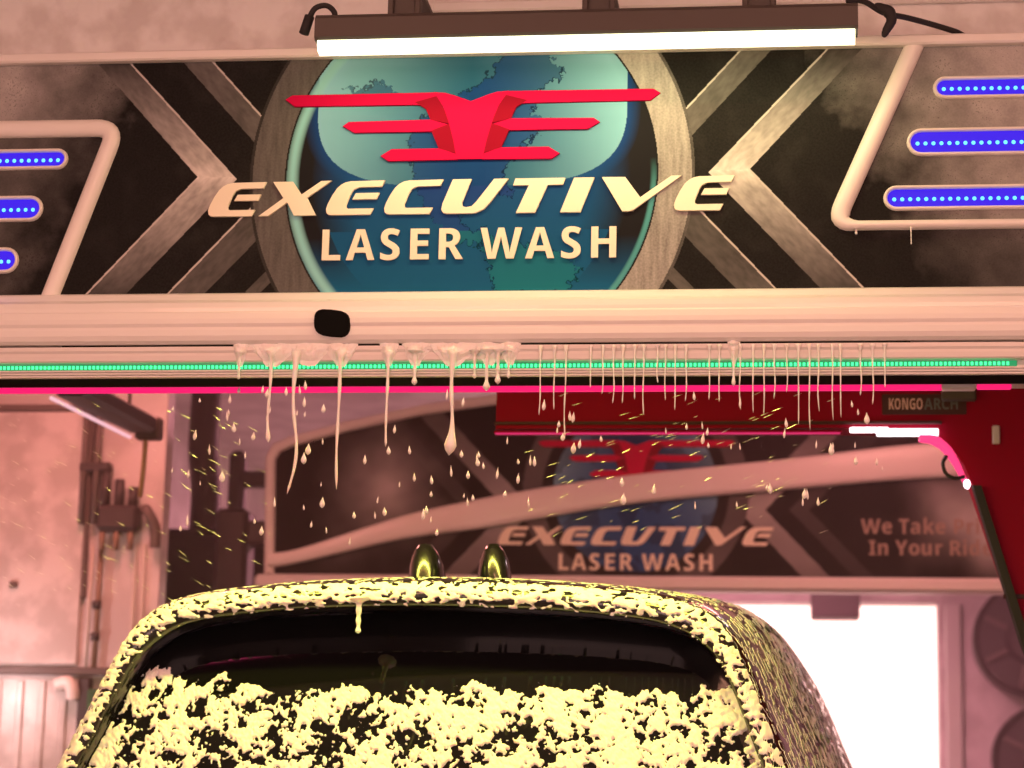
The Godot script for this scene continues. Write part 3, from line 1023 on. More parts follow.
# ------------------------------------------------------------------ foam on the car: thresholded relief with real outline and thickness
func foam_sheet(st: SurfaceTool, P: Array, F: PackedFloat32Array, nu: int, nv: int, thick: float, flip: bool) -> void:
	# P grid of positions (nu x nv), F field (> 0 is foam); marching squares, domed
	var N := []
	N.resize(nu * nv)
	for j in nv:
		for i in nu:
			var du: Vector3 = P[j * nu + mini(i + 1, nu - 1)] - P[j * nu + maxi(i - 1, 0)]
			var dv: Vector3 = P[mini(j + 1, nv - 1) * nu + i] - P[maxi(j - 1, 0) * nu + i]
			var n := du.cross(dv).normalized()
			N[j * nu + i] = -n if flip else n
	var ripple := noise(55.0, 77, 2)
	var top := []
	top.resize(nu * nv)
	for k in nu * nv:
		var f := F[k]
		top[k] = P[k] + N[k] * (thick * (1.0 - exp(-f * 5.0)) * (1.0 + 0.7 * ripple.get_noise_3dv(P[k])) if f > 0.0 else 0.0)
	for j in nv - 1:
		for i in nu - 1:
			var c := [j * nu + i, j * nu + i + 1, (j + 1) * nu + i + 1, (j + 1) * nu + i]
			var poly := []
			for e in 4:
				var a: int = c[e]
				var b: int = c[(e + 1) % 4]
				var fa := F[a]
				var fb := F[b]
				if fa > 0.0: poly.append(top[a])
				if (fa > 0.0) != (fb > 0.0):
					var t := fa / (fa - fb)
					poly.append(P[a].lerp(P[b], t) - N[a] * 0.0008)
			for k in range(1, poly.size() - 1):
				if flip: tri(st, poly[0], poly[k], poly[k + 1])
				else: tri(st, poly[0], poly[k + 1], poly[k])

func _foam_on_car() -> void:
	var st := SurfaceTool.new()
	st.begin(Mesh.PRIMITIVE_TRIANGLES)
	st.set_smooth_group(0)
	var n1 := noise(34.0, 31, 3)
	var n2 := noise(80.0, 32, 2)
	var n3 := noise(8.0, 33, 2)
	# window: foam below the dry arc under the spoiler
	var nu := 740
	var nv := 176
	var P := []
	P.resize(nu * nv)
	var F := PackedFloat32Array()
	F.resize(nu * nv)
	for j in nv:
		for i in nu:
			var p := glass_at(-0.995 + 1.99 * i / (nu - 1), lerpf(0.20, 0.98, float(j) / (nv - 1)))
			P[j * nu + i] = p + Vector3(0, 0.0004, 0.001)
			var x := p.x
			var y := p.y
			var edge := 1.522 + 0.03 * n3.get_noise_2d(x * 1.0, 7.0) + 0.03 * clampf((-x - 0.55) / 0.2, 0.0, 1.0)
			var f := n1.get_noise_2d(x * 0.9, y) * 0.85 + n2.get_noise_2d(x, y) * 0.42 + 0.03 + 0.75 * n3.get_noise_2d(x, y * 1.3) + 0.16 * smoothstep(-0.3, 0.3, x)
			F[j * nu + i] = f - clampf((y - edge) / 0.03, -0.05, 1.0) * 1.6
	foam_sheet(st, P, F, nu, nv, 0.0050, true)
	# spoiler lip
	nu = 800
	nv = 22
	P = []
	P.resize(nu * nv)
	F = PackedFloat32Array()
	F.resize(nu * nv)
	for j in nv:
		for i in nu:
			var v := -0.80 + 1.6 * i / (nu - 1)
			var w := float(j) / (nv - 1)
			var p := rim_at(v, w)
			P[j * nu + i] = p
			F[j * nu + i] = n1.get_noise_2d(p.x * 0.8, p.y * 1.5) * 0.9 + n2.get_noise_2d(p.x * 0.8, p.y * 1.3) * 0.4 + 0.22 - (0.5 * clampf((w - 0.72) / 0.2, 0.0, 1.0))
	foam_sheet(st, P, F, nu, nv, 0.004, true)
	# roof and flanks
	nu = 640
	nv = 150
	P = []
	P.resize(nu * nv)
	F = PackedFloat32Array()
	F.resize(nu * nv)
	for j in nv:
		var u := 3.2 * pow(float(j) / (nv - 1), 1.8)
		for i in nu:
			var v := -0.80 + 1.6 * i / (nu - 1)
			var p := shell_at(v, u)
			P[j * nu + i] = p
			var side := clampf((absf(v) - 0.36) / 0.08, 0.0, 1.0)
			var f := 0.0
			if side < 1.0: f += (1.0 - side) * (n1.get_noise_3d(p.x, p.y, p.z) * 0.9 + n2.get_noise_3d(p.x, p.y, p.z) * 0.4 + 0.34)
			if side > 0.0: f += side * (n1.get_noise_2d((p.z + p.y * 0.2) * 0.8 + 3.0, p.y * 0.4) * 0.8 + n2.get_noise_2d(p.z * 0.6, p.y * 0.4) * 0.6 + 0.12)
			F[j * nu + i] = f
	foam_sheet(st, P, F, nu, nv, 0.004, true)
	st.generate_normals()
	var o := meshobj("car_foam", st.commit(), M.foam)
	o.transform = car_place()
	tag(o, "thick spattered foam clinging to the black car's roof, flanks and rear window", "foam", "", "stuff")

# ------------------------------------------------------------------ red spray arch
func _red_arch() -> void:
	var o := thing("red_spray_arch", "dark red inverted-L spray arch with white and pink lights under its arm", "spray arch", Vector3(0, 0, -1.5))
	# arm and leg as one outline (x, y), thickness along z
	var out := [Vector2(-0.145, 2.415), Vector2(1.40, 2.42), Vector2(1.62, 2.36), Vector2(1.74, 2.22), Vector2(1.90, 1.7), Vector2(2.02, 1.0), Vector2(2.06, 0.0), Vector2(1.80, 0.0), Vector2(1.74, 0.6), Vector2(1.52, 1.1), Vector2(1.25, 1.735), Vector2(1.118, 2.15), Vector2(1.095, 2.205), Vector2(1.06, 2.255), Vector2(1.01, 2.288), Vector2(0.95, 2.300), Vector2(-0.145, 2.300)]
	var st := stool()
	plate(st, PackedVector2Array(out), -0.08, 0.0, 0.006)
	var back := stool()
	obj("arch_body", st, M.red_paint, o)
	st = stool()
	box(st, Vector3(0.45, 2.3185, 0.004), Vector3(1.19, 0.008, 0.012), 0.001)
	obj("groove_trim", st, M.dark_red, o)
	st = stool()
	box(st, Vector3(0.32, 2.2945, -0.01), Vector3(0.93, 0.010, 0.03), 0.002)
	obj("under_rail", st, M.red_paint, o)
	st = stool()
	box(st, Vector3(0.32, 2.2895, 0.009), Vector3(0.92, 0.0045, 0.006), 0.001)
	obj("magenta_led_line", st, glow("arch_magenta", Color(1.0, 0.03, 0.20), 0.75), o)
	# bright white lamp under the arm
	st = stool()
	box(st, Vector3(0.855, 2.298, 0.01), Vector3(0.10, 0.010, 0.03), 0.002)
	box(st, Vector3(0.955, 2.291, 0.01), Vector3(0.16, 0.016, 0.03), 0.002)
	obj("white_lamp", st, glow("arch_white", Color(1.0, 0.82, 0.88), 4.0), o)
	area("white_lamp_light", Vector3(0.91, 2.278, 0.0), Vector3.DOWN, Vector2(0.22, 0.04), Color(1.0, 0.7, 0.75), 0.10, o)
	# pink tube round the inner corner
	st = stool()
	tube(st, catmull([Vector3(0.985, 2.278, 0.01), Vector3(1.02, 2.272, 0.01), Vector3(1.052, 2.250, 0.01), Vector3(1.078, 2.212, 0.01), Vector3(1.098, 2.170, 0.01), Vector3(1.112, 2.150, 0.01)]), [0.012, 0.013, 0.014, 0.014, 0.014, 0.014, 0.014, 0.014, 0.014, 0.014, 0.013, 0.013, 0.013, 0.013, 0.013, 0.012, 0.012, 0.011, 0.011, 0.010, 0.010, 0.009, 0.009, 0.008, 0.008, 0.008, 0.008, 0.008, 0.008, 0.008, 0.008])
	obj("pink_tube_light", st, glow("arch_pink", Color(1.0, 0.05, 0.20), 1.3), o)
	st = stool()
	ball(st, Vector3(1.107, 2.152, 0.018), Vector3(0.009, 0.013, 0.009), 10, 8)
	obj("tip_light", st, glow("arch_tip", Color(1.0, 0.75, 0.85), 4.0), o)
	# hose loop at the corner, black nozzle rail down the leg
	st = stool()
	tube(st, catmull([Vector3(1.055, 2.225, 0.03), Vector3(1.045, 2.205, 0.035), Vector3(1.052, 2.178, 0.035), Vector3(1.075, 2.165, 0.035), Vector3(1.10, 2.170, 0.03)]), 0.005)
	obj("hose_loop", st, M.rubber, o)
	st = stool()
	var q := [Vector2(1.118, 2.150), Vector2(1.145, 2.150), Vector2(1.262, 1.745), Vector2(1.42, 1.36), Vector2(1.38, 1.36), Vector2(1.235, 1.735)]
	plate(st, PackedVector2Array(q), 0.0, 0.03, 0.004)
	obj("nozzle_rail", st, M.rubber, o)
	st = stool()
	box(st, Vector3(1.185, 2.285, 0.006), Vector3(0.02, 0.05, 0.012), 0.003)
	obj("latch", st, M.alu, o)
	st = stool()
	box(st, Vector3(1.32, 1.86, 0.003), Vector3(0.25, 0.012, 0.01), 0.001)
	box(st, Vector3(1.30, 2.35, 0.003), Vector3(0.012, 0.16, 0.01), 0.001)
	box(st, Vector3(1.36, 2.08, 0.003), Vector3(0.012, 0.40, 0.01), 0.001, Basis(Vector3.BACK, 0.3))
	obj("panel_seam", st, M.dark_red, o)
	# trolley plate that hangs the arch from the ceiling
	st = stool()
	box(st, Vector3(1.09, 2.405, 0.012), Vector3(0.09, 0.06, 0.03), 0.004)
	box(st, Vector3(1.09, 2.92, -0.04), Vector3(0.10, 1.0, 0.07), 0.006)
	obj("hanger", st, M.brown_metal, o)
	# maker's name on the arm
	st = stool()
	box(st, Vector3(1.0, 2.368, 0.0025), Vector3(0.22, 0.055, 0.003), 0.0008)
	obj("name_plate", st, M.dark_red, o)
	var font := SystemFont.new()
	font.font_names = PackedStringArray(["Droid Sans"])
	font.font_weight = 700
	for w in [["KONGO", 0.908, Color(0.62, 0.36, 0.33)], ["ARCH", 1.0, Color(0.10, 0.10, 0.10)]]:
		var tm := TextMesh.new()
		tm.font = font
		tm.text = w[1 - 1]
		tm.font_size = 32
		tm.pixel_size = 0.00095
		tm.depth = 0.002
		tm.horizontal_alignment = HORIZONTAL_ALIGNMENT_LEFT
		var l := meshobj("name_lettering", tm, pm("arch_text_" + w[0], w[2], 0.5), o)
		var bb := tm.get_aabb()
		l.scale = Vector3(0.088 / bb.size.x, 0.030 / bb.size.y, 1)
		l.position = Vector3(w[1] - bb.position.x * l.scale.x, 2.354 - bb.position.y * l.scale.y, 0.005)

# ------------------------------------------------------------------ far gantry with the taller sign
func far_texture() -> ImageTexture:
	# 3.3 m x 0.80 m print, 300 px per metre; x from -1.6, y from 2.29
	var k := 300.0
	var w := int(3.3 * k)
	var h := int(0.8 * k)
	var data := PackedByteArray()
	data.resize(w * h * 3)
	var grain := noise(1.6, 41, 4)
	var coast := noise(6.0, 42, 3)
	for j in h:
		var y := 0.8 - (j + 0.5) / k
		for i in w:
			var x := -1.6 + (i + 0.5) / k
			var gr := grain.get_noise_2d(x, y)
			var c := Vector3.ONE * (0.014 + 0.008 * gr)
			var r := Vector2(x, (y - 0.38) * 1.0).length()
			var ax := absf(x)
			if r < 0.38:
				var e := clampf(ax / 0.34, 0.0, 1.0)
				c = Vector3(0.02, 0.09, 0.25).lerp(Vector3(0.25, 0.5, 0.6), e * e * (0.3 + 0.7 * clampf((y - 0.25) / 0.3, 0.0, 1.0)))
				if coast.get_noise_2d(x, y) > 0.1: c *= 0.6
				if r > 0.335: c = Vector3.ONE * 0.02
			elif r < 0.46:
				c = Vector3.ONE * (0.10 + 0.04 * gr)
			else:
				for b in [[0.47, 0.055, 0.34], [0.66, 0.04, 0.07]]:
					var d := absf(ax - b[0] - absf(y - 0.30) * 0.95)
					if d < b[1]: c = Vector3.ONE * (b[2] * (1.0 + 0.4 * gr) * lerpf(1.0, 0.35, clampf(absf(y - 0.3) / 0.35, 0.0, 1.0)))
				# pale cloud in the print's wings
				var q := Vector2(x + 1.0, (y - 0.40) * 1.2).length() if x < 0.0 else Vector2(x - 1.45, (y - 0.25) * 1.1).length()
				var e := clampf(1.0 - q / 0.42 + gr * 0.5, 0.0, 1.0)
				c += Vector3.ONE * 0.5 * e * e
			var o := (j * w + i) * 3
			for n in 3: data[o + n] = int(clampf(pow(maxf(c[n], 0.0), 1.0 / 2.2) * 255.0, 0, 255))
	return ImageTexture.create_from_image(Image.create_from_data(w, h, false, Image.FORMAT_RGB8, data))

func _far_gantry() -> void:
	var o := thing("arched_sign_gantry", "far gantry with arched white-edged globe sign and pale curved band across it", "wash gantry", Vector3(0, 0, -4.8))
	var outline := [Vector2(-1.50, 2.32), Vector2(-1.515, 2.80), Vector2(-1.49, 2.845), Vector2(-1.43, 2.872), Vector2(-1.2, 2.935), Vector2(-0.88, 3.005), Vector2(-0.57, 3.048), Vector2(0, 3.07), Vector2(0.57, 3.048), Vector2(0.88, 3.005), Vector2(1.2, 2.935), Vector2(1.55, 2.86), Vector2(1.60, 2.80), Vector2(1.59, 2.32)]
	var st := stool()
	var pv := PackedVector2Array(outline)
	var idx := Geometry2D.triangulate_polygon(pv)
	for i in range(0, idx.size(), 3):
		var q := [pv[idx[i]], pv[idx[i + 1]], pv[idx[i + 2]]]
		if (q[1] - q[0]).cross(q[2] - q[0]) > 0.0: q = [q[0], q[2], q[1]]
		for p in q:
			st.set_uv(Vector2((p.x + 1.6) / 3.3, 1.0 - (p.y - 2.29) / 0.8))
			st.add_vertex(Vector3(p.x, p.y, 0))
	var art := StandardMaterial3D.new()
	art.resource_name = "far_print"
	art.albedo_texture = far_texture()
	art.roughness = 0.6
	art.metallic_specular = 0.12
	art.texture_repeat = false
	obj("sign_banner", st, art, o)
	st = stool()
	plate(st, pv, -0.2, -0.004)
	obj("housing", st, M.fascia, o)
	st = stool()
	bead(st, outline, 0.022, 0.0, 0.02)
	obj("edge_bead", st, M.trim_white, o)
	st = stool()
	box(st, Vector3(0.045, 2.285, 0.0), Vector3(3.2, 0.06, 0.09), 0.015)
	obj("lower_rail", st, M.fascia, o)
	# curved pale band in front of the print
	st = stool()
	st.set_smooth_group(0)
	var top := catmull([Vector3(-1.50, 2.405, 0), Vector3(-1.37, 2.425, 0), Vector3(-0.96, 2.557, 0), Vector3(-0.63, 2.632, 0), Vector3(-0.30, 2.69, 0), Vector3(0.02, 2.735, 0), Vector3(0.58, 2.793, 0), Vector3(1.02, 2.846, 0), Vector3(1.30, 2.87, 0), Vector3(1.60, 2.89, 0)], 5)
	var low := catmull([Vector3(-1.50, 2.345, 0), Vector3(-1.37, 2.366, 0), Vector3(-0.96, 2.462, 0), Vector3(-0.63, 2.509, 0), Vector3(-0.30, 2.567, 0), Vector3(0.02, 2.617, 0), Vector3(0.58, 2.669, 0), Vector3(1.02, 2.708, 0), Vector3(1.30, 2.724, 0), Vector3(1.60, 2.735, 0)], 5)
	for i in top.size() - 1:
		for k in 8:
			var a0 := PI * k / 8
			var a1 := PI * (k + 1) / 8
			var f := func(j: int, a: float) -> Vector3:
				var p: Vector3 = top[j].lerp(low[j], 0.5 - 0.5 * cos(a))
				return p + Vector3(0, 0, 0.012 + 0.022 * pow(sin(a), 0.5))
			quad(st, f.call(i, a0), f.call(i + 1, a0), f.call(i + 1, a1), f.call(i, a1))
	tag(obj("curved_band", st, M.trim_white, o), "pale curved moulding sweeping across the sign", "")
	var face := Node3D.new()
	face.name = "sign_lettering"
	face.position = Vector3(0.002, 2.31, 0.001)
	o.add_child(face)
	lettering(face, M.letter, 61.0, 15.0, 0.0, 0.004)
	emblem(face, 252.0, 0.0)
	var font := SystemFont.new()
	font.font_names = PackedStringArray(["Droid Sans"])
	font.font_weight = 700
	for w in [["We Take Pride", 0.905, 2.505], ["In Your Ride", 0.935, 2.418]]:
		var tm := TextMesh.new()
		tm.font = font
		tm.text = w[0]
		tm.font_size = 32
		tm.pixel_size = 0.0026
		tm.depth = 0.004
		tm.horizontal_alignment = HORIZONTAL_ALIGNMENT_LEFT
		var l := meshobj("slogan_lettering", tm, pm("slogan", Color(0.34, 0.26, 0.21), 0.6), o)
		var bb := tm.get_aabb()
		l.position = Vector3(w[1] - bb.position.x, w[2] - bb.position.y - 0.01, 0.002)
	for sx in [-1.0, 1.0]:
		st = stool()
		box(st, Vector3(sx * 1.72 + 0.04, 1.3, -0.12), Vector3(0.14, 2.6, 0.16), 0.02)
		box(st, Vector3(sx * 1.62 + 0.04, 2.5, -0.12), Vector3(0.24, 0.1, 0.12), 0.01)
		obj("leg", st, M.dark_gear, o)

# ------------------------------------------------------------------ partition on the left with its plumbing
func _partition_gear() -> void:
	var st := stool()
	box(st, Vector3(-2.12, 1.71, -4.05), Vector3(0.76, 3.42, 0.1), 0.004)
	struct("wall_partition", st, M.tunnel_wall)
	var z := -4.0
	# framed board
	var b := thing("wall_board", "large pale board with dark edging on the side partition, above the rail", "wall board", Vector3(-2.2, 1.87, z))
	st = stool()
	box(st, Vector3(-0.06, 0.485, 0.012), Vector3(0.44, 0.97, 0.02), 0.004)
	obj("panel", st, M.steel_board, b)
	st = stool()
	box(st, Vector3(-0.05, 0.985, 0.015), Vector3(0.48, 0.025, 0.03), 0.003)
	box(st, Vector3(0.17, 0.62, 0.015), Vector3(0.016, 0.74, 0.03), 0.003)
	obj("edging", st, M.pipe_grey, b)
	st = stool()
	box(st, Vector3(-0.10, 0.30, 0.028), Vector3(0.03, 0.025, 0.02), 0.004)
	obj("clip", st, M.pipe_grey, b)
	# lower ribbed panel
	var lp := thing("ribbed_panel", "pale ribbed splash panel under the dark rail", "wall panel", Vector3(-2.24, 1.1, z))
	st = stool()
	box(st, Vector3(0, 0.36, 0.01), Vector3(0.46, 0.72, 0.016), 0.004)
	obj("panel", st, M.steel_board, lp)
	for i in 5:
		st = stool()
		box(st, Vector3(-0.18 + i * 0.085, 0.36, 0.022), Vector3(0.03, 0.70, 0.014), 0.006)
		obj("rib", st, M.steel_board, lp)
	# long dark rail
	st = stool()
	box(st, Vector3(-2.13, 1.845, z + 0.02), Vector3(0.70, 0.028, 0.04), 0.004)
	tag(obj("wall_rail", st, M.pipe_grey), "dark horizontal rail across the side partition", "rail")
	st = stool()
	box(st, Vector3(-1.995, 1.42, z + 0.03), Vector3(0.045, 0.80, 0.05), 0.006)
	tag(obj("wall_post", st, M.dark_gear), "dark vertical post below the rail beside the ribbed panel", "post")
	# twin riser pipes with couplings
	var rp := thing("riser_pipe", "twin dark riser pipes running down to the valve block", "pipe", Vector3(-2.0, 2.3, z))
	for dx in [-0.045, 0.005]:
		st = stool()
		tube(st, [Vector3(dx, 0.10, 0.045), Vector3(dx, 0.62, 0.045)], 0.013)
		obj("pipe", st, M.pipe_grey, rp)
	for yy in [0.55, 0.32]:
		st = stool()
		box(st, Vector3(0, yy, 0.035), Vector3(0.12, 0.035, 0.05), 0.006)
		obj("bracket", st, M.dark_gear, rp)
	# valve block
	var vb := thing("valve_block", "cluster of dark valves and couplings below the twin riser pipes", "valve", Vector3(-1.895, 2.36, z))
	st = stool()
	box(st, Vector3(0, 0.06, 0.05), Vector3(0.16, 0.10, 0.08), 0.015)
	obj("block", st, M.dark_gear, vb)
	for i in 3:
		st = stool()
		tube(st, [Vector3(-0.06 + i * 0.055, 0.10, 0.05), Vector3(-0.06 + i * 0.055, 0.24 - 0.03 * i, 0.05)], 0.019)
		obj("valve_stem", st, M.dark_gear, vb)
		st = stool()
		tube(st, [Vector3(-0.06 + i * 0.055, -0.06, 0.06), Vector3(-0.06 + i * 0.055, 0.02, 0.06)], 0.013)
		obj("outlet", st, M.brass, vb)
	# hose elbow
	st = stool()
	tube(st, catmull([Vector3(-1.797, 2.455, z + 0.05), Vector3(-1.785, 2.45, z + 0.07), Vector3(-1.765, 2.42, z + 0.07), Vector3(-1.75, 2.38, z + 0.06), Vector3(-1.75, 2.31, z + 0.05)]), 0.021)
	tag(obj("hose_elbow", st, M.pipe_grey), "dark bent hose elbow on the partition beside the valves", "hose")
	# thin drop pipe with collars
	var dp := thing("drop_pipe", "thin drop pipe from the valve block to the rail", "pipe", Vector3(-1.97, 1.86, z))
	st = stool()
	tube(st, [Vector3(0, 0, 0.03), Vector3(0.005, 0.46, 0.03)], 0.010)
	obj("pipe", st, M.brass, dp)
	for yy in [0.10, 0.22]:
		st = stool()
		tube(st, [Vector3(0, yy, 0.03), Vector3(0, yy + 0.03, 0.03)], 0.017)
		obj("collar", st, M.dark_gear, dp)
	st = stool()
	tube(st, [Vector3(-0.03, 0.0, 0.03), Vector3(-0.028, 0.46, 0.03)], 0.006)
	obj("guide_wire", st, M.pvc, dp)
	# battens
	for bx in [-1.835, -1.80]:
		st = stool()
		box(st, Vector3(bx, 2.10, z + 0.008), Vector3(0.014, 0.46, 0.016), 0.003)
		tag(obj("wall_batten", st, M.pvc), "thin vertical batten on the partition beside the thin drop pipe", "batten", "battens on the partition")
	# junction fittings and green box under the rail
	st = stool()
	tube(st, catmull([Vector3(-2.10, 1.79, z + 0.05), Vector3(-2.06, 1.80, z + 0.06), Vector3(-2.04, 1.78, z + 0.06), Vector3(-2.035, 1.74, z + 0.05)]), 0.026)
	tag(obj("pipe_elbow", st, M.trim_white), "white pipe elbow just under the dark rail", "pipe fitting")
	var gb := thing("green_control_box", "dark green control box under the rail next to the dark post", "box", Vector3(-1.90, 1.58, z))
	st = stool()
	box(st, Vector3(0, 0.10, 0.06), Vector3(0.13, 0.19, 0.10), 0.008)
	obj("case", st, M.green_box, gb)
	st = stool()
	box(st, Vector3(0, 0.135, 0.112), Vector3(0.11, 0.012, 0.008), 0.002)
	obj("lid_lip", st, pm("green_lip", Color(0.08, 0.22, 0.07), 0.5), gb)
	# hanging tube light along the bay
	var tl := thing("tube_light", "slim tube light in a dark housing hung on rods along the bay's side", "light", Vector3(-1.62, 2.562, -2.72))
	tl.rotation.x = 0.044
	st = stool()
	box(st, Vector3(0.03, 0.048, 0.0), Vector3(0.10, 0.06, 0.84), 0.012)
	obj("housing", st, M.dark_gear, tl)
	st = stool()
	box(st, Vector3(0.045, 0.038, -0.45), Vector3(0.09, 0.08, 0.06), 0.008)
	obj("end_cap", st, M.brown_metal, tl)
	st = stool()
	tube(st, [Vector3(-0.02, 0.008, 0.44), Vector3(-0.02, 0.008, -0.44)], 0.0065)
	obj("tube_lamp", st, glow("tube_pink", Color(1.0, 0.55, 0.62), 1.0), tl)
	for dz in [-0.25, 0.25]:
		st = stool()
		tube(st, [Vector3(0.03, 0.07, dz), Vector3(0.03, 0.90, dz)], 0.006)
		obj("hanger_rod", st, M.pipe_grey, tl)
	st = stool()
	tube(st, [Vector3(0.035, 0.0, -0.45), Vector3(0.030, -0.11, -0.45), Vector3(0.023, -0.20, -0.45)], 0.009)
	obj("end_cable", st, pm("tan_cable", Color(0.45, 0.33, 0.16), 0.5), tl)
	# flood lamp added out of view to brighten the lower board
	var fl := thing("added_flood_lamp", "small added flood lamp on the side wall by the pale board", "lamp", Vector3(-2.44, 1.75, -3.45))
	st = stool()
	box(st, Vector3(0.0, 0, 0), Vector3(0.10, 0.12, 0.10), 0.01)
	obj("housing", st, M.dark_gear, fl)
	st = stool()
	box(st, Vector3(0.03, 0, -0.053), Vector3(0.06, 0.09, 0.008), 0.002)
	obj("light_lens", st, glow("added_flood_pink", Color(1.0, 0.72, 0.72), 2.0), fl)
	area("flood_light", Vector3(0.03, 0.0, -0.07), Vector3(0.3, 0.1, -1.0), Vector2(0.06, 0.09), Color(1.0, 0.62, 0.60), 0.30, fl)
	# blower stand between partition and far gantry
	var bs := thing("blower_stand", "dark blower stand with upright ducts beside the far sign", "blower", Vector3(-1.85, 0, -5.3))
	st = stool()
	box(st, Vector3(0.0, 1.28, 0), Vector3(0.62, 2.56, 0.3), 0.03)
	obj("cabinet", st, M.dark_gear, bs)
	st = stool()
	tube(st, catmull([Vector3(-0.05, 2.55, 0.05), Vector3(-0.05, 2.75, 0.05), Vector3(-0.07, 2.95, 0.05), Vector3(-0.06, 3.35, 0.05)]), 0.065, 14)
	obj("duct", st, M.dark_gear, bs)
	st = stool()
	box(st, Vector3(0.09, 2.75, 0.05), Vector3(0.07, 0.32, 0.08), 0.02)
	obj("nozzle_head", st, M.dark_gear, bs)
	st = stool()
	box(st, Vector3(0.18, 2.785, 0.05), Vector3(0.16, 0.07, 0.06), 0.01)
	obj("arm", st, M.dark_gear, bs)

# ------------------------------------------------------------------ exit end
func _exit_gear() -> void:
	var sb := thing("exit_sensor_box", "dark square box hanging over the bright exit opening", "sensor box", Vector3(0.853, 2.84, -9.5))
	var st := stool()
	box(st, Vector3(0, -0.09, 0), Vector3(0.29, 0.19, 0.2), 0.012)
	obj("case", st, M.dark_gear, sb)
	st = stool()
	box(st, Vector3(0, 0.29, 0), Vector3(0.05, 0.58, 0.05), 0.004)
	obj("hanger", st, M.dark_gear, sb)
	# door header roll and side guide
	st = stool()
	box(st, Vector3(1.56, 1.4, -9.88), Vector3(0.10, 2.8, 0.05), 0.01)
	tag(obj("door_guide", st, M.alu), "grey vertical door guide beside the bright exit opening", "door guide")
	for f in [[Vector3(2.0, 2.56, -9.62), 0.34, "round dark dryer blower beside the exit, upper of two"], [Vector3(2.08, 1.86, -9.62), 0.32, "round dark dryer blower beside the exit, lower of two"]]:
		var o := thing("dryer_blower", f[2], "blower", f[0], "dryer blowers by the exit")
		st = stool()
		disc_z(st, Vector3.ZERO, [0.001, f[1] * 0.35, f[1] * 0.45, f[1] * 0.9, f[1], f[1], f[1] * 0.8, 0.001], [0.02, 0.02, -0.02, -0.02, 0.03, -0.14, -0.17, -0.17], 36)
		obj("casing", st, M.dark_gear, o)
		for k in 7:
			st = stool()
			var a := TAU * k / 7
			box(st, Vector3(cos(a), sin(a), 0) * f[1] * 0.66, Vector3(f[1] * 0.42, 0.03, 0.02), 0.004, Basis(Vector3.BACK, a))
			obj("vane", st, M.pipe_grey, o)
		st = stool()
		box(st, Vector3(0.2, 0, -0.20), Vector3(0.3, 0.1, 0.12), 0.01)
		obj("mount", st, M.dark_gear, o)

# ------------------------------------------------------------------ foam drips and drops
func drip(x: float, y_top: float, y_tip: float, r: float, bulb: float, wave: float, z: float, label: String, group: String) -> void:
	var n := 22
	var pts := []
	var rad := []
	for i in n:
		var t := float(i) / (n - 1)
		var y := lerpf(y_top, y_tip, t)
		pts.append(Vector3(x + wave * sin(t * 7.0) * t, y, z + 0.001 * sin(t * 4.0 + x * 20.0)))
		var rr := r * (1.0 + 2.2 * exp(-t * 16.0)) * (1.0 - 0.35 * t) * (1.0 + 0.18 * sin(t * 21.0 + x * 40.0))
		var d := (1.0 - t) * (y_top - y_tip)
		rr += bulb * exp(-pow((d - bulb * 1.6) / (bulb * (1.3 if d < bulb * 1.6 else 2.6)), 2.0))
		if i == n - 1: rr = 0.0003
		elif i == n - 2: rr *= 0.8
		rad.append(rr)
	var st := stool()
	tube(st, pts, rad, 9)
	tag(obj("foam_drip", st, M.foam_drip), label, "foam drip", group)

